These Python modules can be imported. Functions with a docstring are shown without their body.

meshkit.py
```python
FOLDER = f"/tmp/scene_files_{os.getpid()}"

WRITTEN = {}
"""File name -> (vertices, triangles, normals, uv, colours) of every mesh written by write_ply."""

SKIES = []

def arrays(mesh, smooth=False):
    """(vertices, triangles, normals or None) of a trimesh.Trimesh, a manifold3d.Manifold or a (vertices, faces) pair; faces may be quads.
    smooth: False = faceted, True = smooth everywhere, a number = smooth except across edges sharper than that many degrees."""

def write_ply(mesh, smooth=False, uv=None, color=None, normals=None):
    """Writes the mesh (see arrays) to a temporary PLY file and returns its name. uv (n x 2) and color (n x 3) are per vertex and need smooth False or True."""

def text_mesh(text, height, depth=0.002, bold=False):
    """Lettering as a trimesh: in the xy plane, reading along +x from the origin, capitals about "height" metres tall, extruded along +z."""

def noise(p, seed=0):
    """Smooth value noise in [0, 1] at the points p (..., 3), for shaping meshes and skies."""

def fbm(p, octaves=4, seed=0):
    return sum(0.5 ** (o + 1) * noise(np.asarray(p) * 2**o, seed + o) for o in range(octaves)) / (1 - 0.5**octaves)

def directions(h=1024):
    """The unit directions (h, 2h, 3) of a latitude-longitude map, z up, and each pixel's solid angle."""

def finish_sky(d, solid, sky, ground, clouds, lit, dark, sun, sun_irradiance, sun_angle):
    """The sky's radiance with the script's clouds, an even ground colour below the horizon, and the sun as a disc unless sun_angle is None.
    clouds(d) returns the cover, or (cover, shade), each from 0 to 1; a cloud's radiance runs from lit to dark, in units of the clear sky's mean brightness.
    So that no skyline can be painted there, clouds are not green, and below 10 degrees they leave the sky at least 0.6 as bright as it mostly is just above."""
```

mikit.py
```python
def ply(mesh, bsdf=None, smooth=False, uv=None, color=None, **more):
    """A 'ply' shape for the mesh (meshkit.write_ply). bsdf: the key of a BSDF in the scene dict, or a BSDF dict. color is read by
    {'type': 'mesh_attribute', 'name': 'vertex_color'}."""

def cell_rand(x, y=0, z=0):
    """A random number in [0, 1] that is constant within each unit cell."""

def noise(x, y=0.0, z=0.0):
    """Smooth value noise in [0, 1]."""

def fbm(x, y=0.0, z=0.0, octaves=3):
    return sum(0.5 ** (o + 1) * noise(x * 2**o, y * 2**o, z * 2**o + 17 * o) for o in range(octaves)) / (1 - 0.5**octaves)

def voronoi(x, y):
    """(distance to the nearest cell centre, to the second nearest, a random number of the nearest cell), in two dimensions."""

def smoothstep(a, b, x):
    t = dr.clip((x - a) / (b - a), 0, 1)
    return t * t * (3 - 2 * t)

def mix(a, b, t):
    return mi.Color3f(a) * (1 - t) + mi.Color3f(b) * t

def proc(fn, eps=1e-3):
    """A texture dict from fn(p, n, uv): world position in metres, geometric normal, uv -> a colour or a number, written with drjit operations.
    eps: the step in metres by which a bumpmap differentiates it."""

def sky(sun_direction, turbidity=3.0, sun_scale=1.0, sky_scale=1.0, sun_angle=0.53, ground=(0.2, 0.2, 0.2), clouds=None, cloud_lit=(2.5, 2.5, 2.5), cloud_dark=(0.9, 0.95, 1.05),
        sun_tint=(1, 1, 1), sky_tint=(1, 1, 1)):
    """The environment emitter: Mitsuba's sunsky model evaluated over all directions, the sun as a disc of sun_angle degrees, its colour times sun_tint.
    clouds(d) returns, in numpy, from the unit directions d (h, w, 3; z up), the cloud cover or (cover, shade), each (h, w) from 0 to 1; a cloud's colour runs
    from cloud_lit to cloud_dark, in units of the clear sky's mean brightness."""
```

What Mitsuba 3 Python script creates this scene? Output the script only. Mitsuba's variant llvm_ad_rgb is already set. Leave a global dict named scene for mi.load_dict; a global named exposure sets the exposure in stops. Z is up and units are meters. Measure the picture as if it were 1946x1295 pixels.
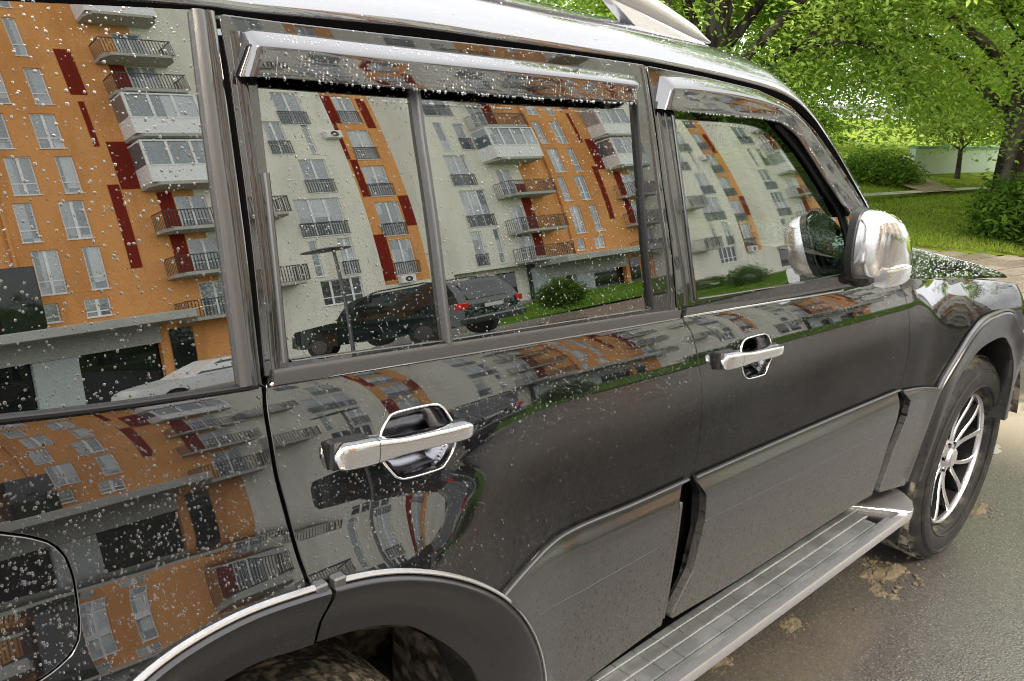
import math
import numpy as np, trimesh, shapely
from shapely.geometry import Polygon, LineString
import drjit as dr
import mitsuba as mi
import meshkit, mikit
from mikit import noise, fbm, smoothstep, mix, voronoi, proc

T = mi.ScalarTransform4f
scene, labels = {}, {}

# ------------------------------------------------------------------ camera, sky, exposure
CAM = np.array([-3.23584, -1.80835, 1.60722])
YAW, PITCH, ROLL, FOV = 0.7835984, 0.2839483, 0.0507968, 61.2727
fwd = np.array([math.sin(YAW) * math.cos(PITCH), math.cos(YAW) * math.cos(PITCH), -math.sin(PITCH)])
right = np.array([math.cos(YAW), -math.sin(YAW), 0.0])
up0 = np.cross(right, fwd)
up = -math.sin(ROLL) * right + math.cos(ROLL) * up0
scene['camera'] = {'type': 'perspective', 'fov': FOV, 'fov_axis': 'x', 'near_clip': 0.02, 'far_clip': 600.0,
                   'to_world': T().look_at(origin=CAM.tolist(), target=(CAM + fwd).tolist(), up=up.tolist())}


def overcast(d):
    n = meshkit.fbm(d / np.maximum(d[..., 2:3], 0.12) * 0.9, 4, 3)
    return np.ones(d.shape[:2]), np.clip((n - 0.40) * 2.6, 0, 1) * 0.75


scene['sky'] = mikit.sky((-0.35, -0.55, 0.75), turbidity=3, sun_scale=0.22, sun_angle=14, clouds=overcast,
                         cloud_lit=(3.6, 3.62, 3.66), cloud_dark=(2.7, 2.75, 2.85))
exposure = 3.15


# ------------------------------------------------------------------ helpers
def say(key, label=None, category=None, group=None, kind=None):
    d = {k: v for k, v in (('label', label), ('category', category), ('group', group), ('kind', kind)) if v}
    if d:
        labels[key] = {**labels.get(key, {}), **d}


COUNT = {}


def name(key):
    """The key, or the key with the next three-digit number if it is taken."""
    n = COUNT.get(key, 0)
    COUNT[key] = n + 1
    return key if n == 0 else f'{key}_{n:03d}'


def put(key, mesh, bsdf, smooth=False, **kw):
    key = name(key)
    scene[key] = mikit.ply(mesh, bsdf, smooth=smooth, **kw)
    return key


def put_n(key, v, f, n, bsdf):
    """A mesh with normals of its own."""
    key = name(key)
    scene[key] = {'type': 'ply', 'filename': meshkit.write_ply((v, f), False, normals=n), 'face_normals': False,
                  'bsdf': {'type': 'ref', 'id': bsdf}}
    return key


def cat(*ms):
    return trimesh.util.concatenate([m for m in ms if m is not None])


def box(x0, x1, y0, y1, z0, z1):
    m = trimesh.creation.box((abs(x1 - x0), abs(y1 - y0), abs(z1 - z0)))
    m.apply_translation(((x0 + x1) / 2, (y0 + y1) / 2, (z0 + z1) / 2))
    return m


def rbox(x0, x1, y0, y1, z0, z1, r=0.01):
    """A box with chamfered edges."""
    pts = []
    for x, sx in ((x0, 1), (x1, -1)):
        for y, sy in ((y0, 1), (y1, -1)):
            for z, sz in ((z0, 1), (z1, -1)):
                pts += [(x + sx * r, y + sy * r, z), (x + sx * r, y, z + sz * r), (x, y + sy * r, z + sz * r)]
    return trimesh.convex.convex_hull(np.array(pts))


def quad(a, b, c, d):
    return trimesh.Trimesh([a, b, c, d], [[0, 1, 2], [0, 2, 3]], process=False)


def resample(pts, step, closed=False):
    p = np.asarray(pts, float)
    if closed:
        p = np.vstack([p, p[:1]])
    s = np.concatenate([[0], np.cumsum(np.linalg.norm(np.diff(p, axis=0), axis=1))])
    k = max(2, int(round(s[-1] / step)) + 1)
    t = np.linspace(0, s[-1], k)
    q = np.stack([np.interp(t, s, p[:, i]) for i in range(p.shape[1])], 1)
    return q[:-1] if closed else q


def curve(pts, step=0.01):
    """A smooth line through the points, evenly sampled."""
    from scipy.interpolate import PchipInterpolator
    p = np.asarray(pts, float)
    s = np.concatenate([[0], np.cumsum(np.linalg.norm(np.diff(p, axis=0), axis=1))])
    f = PchipInterpolator(s, p, axis=0)
    return f(np.linspace(0, s[-1], max(2, int(s[-1] / step) + 1)))


def sweep(path, prof, out=(0, -1, 0), closed=False, caps=True):
    """prof (across, outwards) swept along the 3-D path; 'out' is the outward direction (one, or one per point)."""
    P = np.asarray(path, float)
    t = np.gradient(P, axis=0)
    t /= np.linalg.norm(t, axis=1, keepdims=True) + 1e-12
    o = np.broadcast_to(np.asarray(out, float), P.shape)
    o = o - (o * t).sum(1, keepdims=True) * t
    o /= np.linalg.norm(o, axis=1, keepdims=True) + 1e-12
    a = np.cross(o, t)
    pr = np.asarray(prof, float)
    pr = np.broadcast_to(pr, (len(P),) + pr.shape[-2:])
    V = P[:, None] + pr[..., :1] * a[:, None] + pr[..., 1:] * o[:, None]
    n, k = V.shape[:2]
    i, j = np.meshgrid(np.arange(n - 1), np.arange(k), indexing='ij')
    q = np.stack([i * k + j, i * k + (j + 1) % k, (i + 1) * k + (j + 1) % k, (i + 1) * k + j], -1).reshape(-1, 4)
    f = np.vstack([q[:, [0, 1, 2]], q[:, [0, 2, 3]]])
    if caps:
        e = [[0, b + 1, b] for b in range(1, k - 1)] + [[(n - 1) * k, (n - 1) * k + b, (n - 1) * k + b + 1] for b in range(1, k - 1)]
        f = np.vstack([f, e])
    return trimesh.Trimesh(V.reshape(-1, 3), f, process=False)


def tube(path, r, sides=8):
    P = np.asarray(path, float)
    ang = np.arange(sides) * 2 * np.pi / sides
    circ = np.stack([np.cos(ang), np.sin(ang)], 1)
    r = np.broadcast_to(np.asarray(r, float), (len(P),))
    t = P[-1] - P[0]
    ref = np.array([0, -1.0, 0]) if abs(t[1]) < 0.8 * np.linalg.norm(t) else np.array([0, 0, 1.0])
    return sweep(P, circ[None] * r[:, None, None], ref)


def lathe(prof, sides=96, axis_y=True):
    """prof (radius, outwards) turned about the wheel's axle; outwards is towards -y."""
    pr = np.asarray(prof, float)
    a = np.arange(sides) * 2 * np.pi / sides
    V = np.stack([pr[None, :, 0] * np.cos(a)[:, None], -np.broadcast_to(pr[None, :, 1], (sides, len(pr))), pr[None, :, 0] * np.sin(a)[:, None]], -1)
    k = len(pr)
    i, j = np.meshgrid(np.arange(sides), np.arange(k - 1), indexing='ij')
    i2 = (i + 1) % sides
    q = np.stack([i * k + j, i2 * k + j, i2 * k + j + 1, i * k + j + 1], -1).reshape(-1, 4)
    return trimesh.Trimesh(V.reshape(-1, 3), np.vstack([q[:, [0, 1, 2]], q[:, [0, 2, 3]]]), process=False)


# ---- the car's outer skin: distance outwards from the car's centre plane, in metres, by x (forward, front axle = 0) and z
def hermite(xs, ys, x):
    from scipy.interpolate import PchipInterpolator
    return PchipInterpolator(xs, ys, extrapolate=True)(x)
ZS = np.linspace(0.20, 1.40, 241)
def integrate(zs, slopes, z_top, o_top):
    s = hermite(zs, slopes, ZS)
    c = np.concatenate([[0], np.cumsum((s[1:] + s[:-1]) / 2 * np.diff(ZS))])
    return o_top + np.interp(z_top, ZS, c) - c
DOOR = integrate([.3, .45, .6, .8, .9, 1.0, 1.07, 1.12, 1.17, 1.21, 1.235, 1.26], [-.2, -.12, -.05, -.02, 0, .04, .13, .20, .265, .33, .42, .55], 1.235, .882)
QUARTER = integrate([.3, .6, .85, .90, .95, 1.0, 1.04, 1.09, 1.15, 1.21, 1.235, 1.26], [0, .05, .2, .24, .30, .40, .385, .255, .27, .345, .42, .55], 1.235, .882)
def ramp(a, b, x):
    t = np.clip((np.asarray(x, float) - a) / (b - a), 0, 1)
    return t * t * (3 - 2 * t)
def body(x, z):
    x, z = np.asarray(x, float), np.asarray(z, float)
    zz = z + .043 * (x + 2.74)          # the belt line falls towards the front
    d, q = np.interp(zz, ZS, DOOR), np.interp(zz, ZS, QUARTER)
    w = 1 - ramp(-2.57, -2.17, x)
    o = d + w * (q - d)
    r = np.hypot(x, z - .40)
    o = o + .030 * ramp(.95, .60, r) * ramp(-.62, -.30, x)
    return o - 1.6 * np.clip(x - .18, 0, .5) ** 2 - .03 * np.clip(-3.1 - x, 0, 9) ** 2
GLASS = {0: (.128, .376), 1: (.128, .376), 2: (.162, .402)}
def glass(k, x, z):
    t, c = GLASS[k]
    d = np.asarray(z, float) - 1.24
    return .885 - np.tan(t) * d - c / 2 * d * d



def skin_normals(surf, xz, e=0.002):
    x, z = xz[:, 0], xz[:, 1]
    gx = (surf(x + e, z) - surf(x - e, z)) / (2 * e)
    gz = (surf(x, z + e) - surf(x, z - e)) / (2 * e)
    n = np.stack([-gx, -np.ones(len(x)), -gz], 1)
    return n / np.linalg.norm(n, axis=1, keepdims=True)


def triangulated(g):
    out = []
    for p in getattr(g, 'geoms', [g]):
        if p.geom_type == 'Polygon' and p.area > 1e-10:
            v, f = trimesh.creation.triangulate_polygon(p, engine='earcut')
            out.append((v, f))
    return out


def patch(poly, surf, step=0.012, back=0.02, lip=True):
    """The polygon of the x-z plane laid on the skin surf(x, z) as a fine mesh, its edges rounded and turned inwards by 'back'."""
    poly = poly if isinstance(poly, shapely.Geometry) else Polygon(poly)
    poly = poly.buffer(0)
    x0, z0, x1, z1 = poly.bounds
    gx, gz = np.arange(x0 - step, x1 + step, step), np.arange(z0 - step, z1 + step, step)
    X, Z = [a.ravel() for a in np.meshgrid(gx, gz, indexing='ij')]
    cells = shapely.box(X, Z, X + step, Z + step)
    shapely.prepare(poly)
    inside = shapely.contains_properly(poly, cells)
    cut = shapely.intersects(poly, cells) & ~inside
    V, F, at = [], [], 0
    Xi, Zi = X[inside], Z[inside]
    n = len(Xi)
    if n:
        V.append(np.stack([np.concatenate([Xi, Xi + step, Xi + step, Xi]), np.concatenate([Zi, Zi, Zi + step, Zi + step])], 1))
        i = np.arange(n)
        F += [np.stack([i, i + n, i + 2 * n], 1), np.stack([i, i + 2 * n, i + 3 * n], 1)]
        at = 4 * n
    for c in shapely.intersection(cells[cut], poly):
        for v, f in triangulated(c):
            V.append(v)
            F.append(f + at)
            at += len(v)
    V, F = np.vstack(V), np.vstack(F)
    key, inv = np.unique(np.round(V, 6), axis=0, return_inverse=True)
    F = inv.reshape(-1)[F]
    F = F[(F[:, 0] != F[:, 1]) & (F[:, 1] != F[:, 2]) & (F[:, 0] != F[:, 2])]
    V3 = np.stack([key[:, 0], -surf(key[:, 0], key[:, 1]), key[:, 1]], 1)
    N = skin_normals(surf, key)
    Vs, Ns, Fs, at = [V3], [N], [F], len(V3)
    if lip:
        for g in getattr(poly, 'geoms', [poly]):
            for ring in [g.exterior, *g.interiors]:
                q = np.array(ring.coords)[:-1]
                q = resample(q, step * 0.7, closed=True)
                if ring.is_ccw != (ring is g.exterior or ring == g.exterior):
                    q = q[::-1]
                t = np.roll(q, -1, 0) - np.roll(q, 1, 0)
                t /= np.linalg.norm(t, axis=1, keepdims=True) + 1e-12
                w = np.stack([t[:, 1], -t[:, 0]], 1)
                o, m = surf(q[:, 0], q[:, 1]), skin_normals(surf, q)
                w3 = np.stack([w[:, 0], 0 * w[:, 0], w[:, 1]], 1)
                mid = m + w3
                mid /= np.linalg.norm(mid, axis=1, keepdims=True)
                rows = [(0, 0, m), (.0010, .0006, mid), (.0016, .0022, w3), (.0016, back, w3)]
                k = len(q)
                for a, b, nn in rows:
                    Vs.append(np.stack([q[:, 0] + a * w[:, 0], -(o - b), q[:, 1] + a * w[:, 1]], 1))
                    Ns.append(nn)
                j = np.arange(k)
                j2 = (j + 1) % k
                for r in range(3):
                    a, b = at + r * k, at + (r + 1) * k
                    Fs += [np.stack([a + j, a + j2, b + j2], 1), np.stack([a + j, b + j2, b + j], 1)]
                at += 4 * k
    return np.vstack(Vs), np.vstack(Fs), np.vstack(Ns)


def put_patch(key, poly, surf, bsdf, **kw):
    v, f, n = patch(poly, surf, **kw)
    return put_n(key, v, f, n, bsdf)


def on_skin(surf, xz, lift=0.0):
    xz = np.asarray(xz, float)
    return np.stack([xz[:, 0], -(surf(xz[:, 0], xz[:, 1]) + lift), xz[:, 1]], 1)


def tone(c, amount, scale, seed=0.0):
    """A colour that varies a little from place to place."""
    def fn(p, n, uv):
        v = fbm(p.x * scale + seed, p.y * scale, p.z * scale, 3)
        return mi.Color3f(c) * (1 + amount * (v - 0.5) * 2)
    return proc(fn)


def rgb(*c):
    return {'type': 'rgb', 'value': list(c)}


def two(b):
    return {'type': 'twosided', 'bsdf': b}


# ------------------------------------------------------------------ materials
def dust_amount(p):
    """Dried road dirt on the lower body: more of it low down and behind the front wheel, broken up by spots washed clean."""
    low = smoothstep(0.96, 0.50, p.z)
    behind = 0.45 + 0.55 * smoothstep(-2.45, -1.7, p.x)
    tail = smoothstep(-2.62, -2.30, p.x) * smoothstep(1.06, 0.86, p.z) * (.02 + .30 * smoothstep(-2.05, -2.3, p.x))
    grain = 0.55 + 0.9 * (noise(p.x * 420, p.z * 420, p.y * 420) - 0.4) * 0.6 + 0.5 * (fbm(p.x * 14, p.z * 14, 1.0) - 0.4)
    d, _, k = voronoi(p.x * 52, p.z * 34)
    spot = smoothstep(0.18, 0.30, d + 0.25 * smoothstep(0.35, 0.6, k))
    return dr.clip((low ** 1.5 * behind * 0.8 + tail * .8) * grain * (0.08 + 0.92 * spot), 0, 0.9)


def clad_dust(p):
    """The dirt on the lower cladding: nearly even, grainy, with dark drips where drops have run through it."""
    d, _, k = voronoi(p.x * 62 + .3 * noise(p.x * 30, p.z * 30), p.z * 38)
    spot = mix_(smoothstep(.10, .24, d + .08 * noise(p.x * 200, p.z * 120)), 1.0, smoothstep(.30, .36, k + .25 * (fbm(p.x * 5, p.z * 5, 2.0) - .5)))
    d2, _, k2 = voronoi(p.x * 130, p.z * 90)
    spot = spot * mix_(smoothstep(.10, .22, d2), 1.0, smoothstep(.22, .28, k2))
    grain = .55 + .75 * noise(p.x * 420, p.z * 420, p.y * 420)
    return dr.clip((.27 + .55 * smoothstep(.86, .50, p.z) * (.5 + .5 * smoothstep(-2.4, -1.5, p.x))) * grain * (.04 + .96 * spot), 0, .95)


def mix_(a, b, t):
    return a * (1 - t) + b * t


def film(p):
    """The dull film put in to darken the ground mirrored in the doors below the shoulder."""
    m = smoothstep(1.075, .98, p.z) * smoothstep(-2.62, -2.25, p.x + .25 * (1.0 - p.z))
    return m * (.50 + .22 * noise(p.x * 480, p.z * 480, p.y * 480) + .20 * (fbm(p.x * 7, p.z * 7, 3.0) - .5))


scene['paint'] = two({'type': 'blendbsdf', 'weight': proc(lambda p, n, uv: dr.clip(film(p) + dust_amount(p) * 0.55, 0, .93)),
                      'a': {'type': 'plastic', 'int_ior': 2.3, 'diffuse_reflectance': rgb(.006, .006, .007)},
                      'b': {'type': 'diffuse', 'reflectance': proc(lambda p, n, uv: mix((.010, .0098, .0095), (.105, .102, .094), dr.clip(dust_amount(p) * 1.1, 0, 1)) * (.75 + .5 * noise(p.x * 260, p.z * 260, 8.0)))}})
scene['clean_paint'] = two({'type': 'plastic', 'int_ior': 2.3, 'diffuse_reflectance': rgb(.006, .006, .007)})
scene['bonnet_paint'] = two({'type': 'plastic', 'int_ior': 2.5, 'diffuse_reflectance': rgb(.01, .01, .012)})
scene['roof_paint'] = two({'type': 'plastic', 'int_ior': 3.7, 'diffuse_reflectance': rgb(.01, .01, .012)})
scene['cladding_paint'] = two({'type': 'blendbsdf', 'weight': proc(lambda p, n, uv: clad_dust(p) * (1 - .72 * smoothstep(.795, .825, p.z + .025 * (p.x + 1.8)))),
                               'a': {'type': 'roughplastic', 'int_ior': 2.3, 'alpha': 0.025, 'diffuse_reflectance': rgb(.012, .012, .013)},
                               'b': {'type': 'diffuse', 'reflectance': proc(lambda p, n, uv: mix((.085, .083, .077), (.165, .16, .148), noise(p.x * 300, p.z * 300, p.y * 300)))}})
scene['flare_paint'] = two({'type': 'blendbsdf', 'weight': proc(lambda p, n, uv: dr.clip(dust_amount(p) * 0.40 + 0.02 + 0.30 * smoothstep(.62, .90, noise(p.x * 460, p.z * 460, p.y * 460)), 0, 1)),
                            'a': {'type': 'roughplastic', 'int_ior': 1.7, 'alpha': 0.08, 'diffuse_reflectance': rgb(.006, .006, .0065)},
                            'b': {'type': 'diffuse', 'reflectance': rgb(.06, .057, .053)}})
scene['pillar_film'] = two({'type': 'plastic', 'int_ior': 2.1, 'diffuse_reflectance': rgb(.012, .012, .012)})
scene['acrylic'] = two({'type': 'plastic', 'int_ior': 2.5, 'diffuse_reflectance': rgb(.010, .009, .011)})
# mirror-film privacy glass: nearly all that is seen of it is the yard it mirrors
scene['window_glass'] = two({'type': 'conductor', 'material': 'none', 'specular_reflectance': rgb(.345, .35, .34)})
scene['clear_glass'] = {'type': 'blendbsdf', 'weight': 0.80,
                        'a': {'type': 'thindielectric', 'int_ior': 1.5, 'specular_transmittance': rgb(.78, .92, .84)},
                        'b': two({'type': 'conductor', 'material': 'none', 'specular_reflectance': rgb(.37, .375, .365)})}
scene['chrome'] = two({'type': 'roughconductor', 'material': 'none', 'alpha': 0.03, 'specular_reflectance': rgb(.94, .94, .93)})
scene['dark_chrome'] = two({'type': 'roughconductor', 'material': 'none', 'alpha': 0.04, 'specular_reflectance': rgb(.20, .20, .22)})
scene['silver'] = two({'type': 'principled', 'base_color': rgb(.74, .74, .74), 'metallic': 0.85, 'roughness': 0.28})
scene['satin_trim'] = two({'type': 'principled', 'base_color': rgb(.155, .155, .155), 'metallic': 0.7, 'roughness': 0.32})
scene['black_rubber'] = two({'type': 'roughplastic', 'alpha': 0.2, 'diffuse_reflectance': rgb(.012, .012, .012)})
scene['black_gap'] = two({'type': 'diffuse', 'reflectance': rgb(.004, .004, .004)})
scene['gloss_black'] = two({'type': 'roughplastic', 'alpha': 0.08, 'int_ior': 1.6, 'diffuse_reflectance': rgb(.008, .008, .008)})
scene['cabin_lining'] = two({'type': 'diffuse', 'reflectance': rgb(.05, .055, .055)})


def tyre_colour(p, n, uv):
    r = dr.sqrt(dr.square(p.x) + dr.square(p.z - 0.386))
    g = fbm(p.x * 30, p.y * 30, p.z * 30, 4)
    mud = smoothstep(0.47, 0.70, g + 0.16 * smoothstep(-0.905, -0.86, p.y)) * (.10 + .90 * smoothstep(-.905, -.875, p.y))
    return mix((.020, .020, .020), mix((.14, .13, .095), (.27, .25, .17), noise(p.x * 90, p.y * 90, p.z * 90)), mud * 0.75)


scene['tyre_rubber'] = two({'type': 'principled', 'base_color': proc(tyre_colour), 'roughness': 0.62, 'specular': 0.4})
scene['rear_tyre_rubber'] = two({'type': 'principled', 'base_color': proc(lambda p, n, uv: mix((.035, .033, .03), (.24, .21, .155), smoothstep(.40, .78, fbm(p.x * 80, p.y * 80, p.z * 80, 4)))), 'roughness': 0.8})
scene['wheel_liner'] = two({'type': 'bumpmap', 'arbitrary': proc(lambda p, n, uv: fbm(p.x * 40, p.y * 40, p.z * 40, 4)), 'scale': 0.02,
                            'nested': {'type': 'diffuse', 'reflectance': proc(lambda p, n, uv: mix((.08, .072, .055), (.34, .30, .23), smoothstep(.36, .70, fbm(p.x * 38, p.y * 38, p.z * 38, 4))))}})
scene['mud'] = two({'type': 'bumpmap', 'arbitrary': proc(lambda p, n, uv: fbm(p.x * 55, p.y * 55, p.z * 55, 4)), 'scale': 0.012,
                    'nested': {'type': 'diffuse', 'reflectance': proc(lambda p, n, uv: mix((.10, .085, .058), (.25, .21, .145), fbm(p.x * 35, p.y * 35, p.z * 35, 4)))}})
scene['alloy'] = two({'type': 'principled', 'base_color': rgb(.72, .72, .72), 'metallic': 0.9, 'roughness': 0.22})
scene['alloy_pocket'] = two({'type': 'roughplastic', 'alpha': 0.4, 'int_ior': 1.3, 'diffuse_reflectance': rgb(.006, .006, .006)})

# ------------------------------------------------------------------ the car
CAR = 'sport_utility_vehicle'
say(CAR, 'wet black car filling the foreground, with chrome handles and dusty doors', 'car')


def off(surf, d):
    return lambda x, z: surf(x, z) + d


def G(k, d=0.0):
    return lambda x, z: glass(k, x, z) + d


def ground_gap(path, w):
    return LineString(path).buffer(w / 2, cap_style='flat')


# traced outlines, (x, z) on the skin
FLARE_END_OUT = [(.17, .86), (.25, .785), (.30, .70), (.33, .60), (.34, .50)]
FLARE_END_IN = [(.10, .81), (.17, .745), (.215, .67), (.235, .60), (.24, .50)]
REAR_GAP = [(-2.7389, 1.2419), (-2.7453, 1.2009), (-2.7457, 1.1434), (-2.7394, 1.0761), (-2.7341, 1.0194), (-2.7304, 0.9960), (-2.7300, 0.9487), (-2.7291, 0.9038), (-2.7293, 0.8733)]
MID_GAP = [(-1.8554, 1.2105), (-1.8512, 1.1965), (-1.8258, 1.1581), (-1.8142, 1.0949), (-1.8074, 1.0279), (-1.8097, 0.9599), (-1.8203, 0.8649)]
FRONT_GAP = [(-0.8279, 1.1699), (-0.8208, 1.1486), (-0.7853, 1.0979), (-0.7691, 1.0406), (-0.7646, 0.9468), (-0.7905, 0.8343)]
REAR_ARCH = [(-2.9644, 0.9729), (-2.9182, 0.9869), (-2.8671, 0.9947), (-2.8131, 0.9985), (-2.7389, 0.9926), (-2.7199, 0.9918), (-2.6412, 0.9816), (-2.5750, 0.9622), (-2.5023, 0.9277), (-2.3989, 0.8500), (-2.3178, 0.7520), (-2.2688, 0.6648), (-2.2432, 0.5906)]
FRONT_ARCH = [(-0.6147, 0.4939), (-0.5594, 0.6558), (-0.5166, 0.7764), (-0.4458, 0.8627), (-0.3458, 0.9451), (-0.2762, 0.9672), (-0.1895, 0.9752), (-0.1008, 0.9749), (-0.0066, 0.9636), (0.0726, 0.9193)]
DOOR_FOOT = [(-2.1375, 0.5240), (-2.0303, 0.5358), (-1.8771, 0.5463), (-1.5680, 0.5361), (-1.0315, 0.5369), (-0.8562, 0.5310)]
WEDGE_A = [(-1.8484, 0.8673), (-1.8187, 0.8668), (-1.7828, 0.8191), (-1.7749, 0.7552), (-1.7937, 0.6415), (-1.8558, 0.5578), (-1.8831, 0.5646), (-1.8799, 0.6249), (-1.8763, 0.7472), (-1.8760, 0.8303)]
WEDGE_B = [(-0.7912, 0.8360), (-0.7280, 0.7916), (-0.7314, 0.7413), (-0.7829, 0.6389), (-0.8251, 0.5247), (-0.8747, 0.5334), (-0.8391, 0.6674), (-0.8078, 0.7480)]
CLAD_REAR = [(-2.3991, 0.8475), (-2.3749, 0.8523), (-2.3455, 0.8579), (-2.3064, 0.8648), (-2.2602, 0.8734), (-2.2225, 0.8770), (-2.1718, 0.8767), (-2.0225, 0.8712), (-1.8469, 0.8692)]
CLAD_FRONT = [(-1.8185, 0.8655), (-1.4253, 0.8574), (-0.8031, 0.8385)]
CLAD_FENDER = [(-0.7738, 0.8291), (-0.6656, 0.8144), (-0.5059, 0.7815)]
QUARTER_TOP = [(-3.0287, 1.2604), (-2.9704, 1.2541), (-2.9061, 1.2481), (-2.8284, 1.2431), (-2.7436, 1.2379)]
DOOR_TOP = [(-2.7372, 1.2403), (-2.5841, 1.2330), (-2.3927, 1.2226), (-2.1526, 1.2103), (-1.8601, 1.1967), (-1.5445, 1.1801), (-1.0424, 1.1565), (-0.8319, 1.1649)]
FUEL = [(-3.0749, 1.1653), (-3.0492, 1.1540), (-3.0226, 1.1412), (-3.0049, 1.1278), (-2.9965, 1.1112), (-2.9933, 1.0878), (-2.9949, 1.0585), (-2.9977, 1.0384), (-3.0054, 1.0245), (-3.0218, 1.0154), (-3.0481, 1.0088), (-3.0996, 1.0303)]
HANDLE_CUP = [(-2.5883, 1.1378), (-2.5708, 1.1594), (-2.5594, 1.1669), (-2.4842, 1.1639), (-2.4716, 1.1574), (-2.4579, 1.1339), (-2.4516, 1.1233), (-2.4580, 1.0986), (-2.4731, 1.0823), (-2.4890, 1.0727), (-2.5544, 1.0755), (-2.5681, 1.0808), (-2.5797, 1.0969), (-2.5906, 1.1156)]
FRONT_CUP = [(-1.6612, 1.0900), (-1.6465, 1.1160), (-1.6285, 1.1208), (-1.5586, 1.1187), (-1.5419, 1.1116), (-1.5320, 1.0882), (-1.5294, 1.0716), (-1.5468, 1.0538), (-1.5678, 1.0321), (-1.6292, 1.0347), (-1.6461, 1.0414), (-1.6577, 1.0628)]
EXTEND = 0.62                      # how far the skin goes on behind the picture's edge


def seg(line, a, b):
    return [tuple(q) for q in resample(curve(line, .01), .01)][a:b]


def cl(line):
    return [tuple(q) for q in curve(line, .012)]


arch_r = cl(REAR_ARCH)
cx, cz, cr = -2.78, 0.40, 0.593
arch_r = [(cx + cr * math.cos(a), cz + cr * math.sin(a)) for a in np.linspace(math.radians(190), math.radians(128), 30)] + [q for q in arch_r if q[0] > REAR_ARCH[0][0]]
arch_r += [(cx + .565 * math.cos(a), cz + .565 * math.sin(a)) for a in np.radians(np.linspace(15, 2, 6))]
def eased(line, n=14):
    p = resample(np.array(line), .012)
    for _ in range(n):
        p[1:-1] = .25 * p[:-2] + .5 * p[1:-1] + .25 * p[2:]
    return [tuple(q) for q in p]


arch_r = eased(arch_r)
arch_f = cl(FRONT_ARCH)
top_q, top_d = cl(QUARTER_TOP), cl(DOOR_TOP)
slope = -.043
BIG_REAR = Polygon([(-3.75, .42), (-3.75, 1.258 + .7 * .043)] + top_q + top_d + [(-.60, 1.125), (-.55, .42)])


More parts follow.
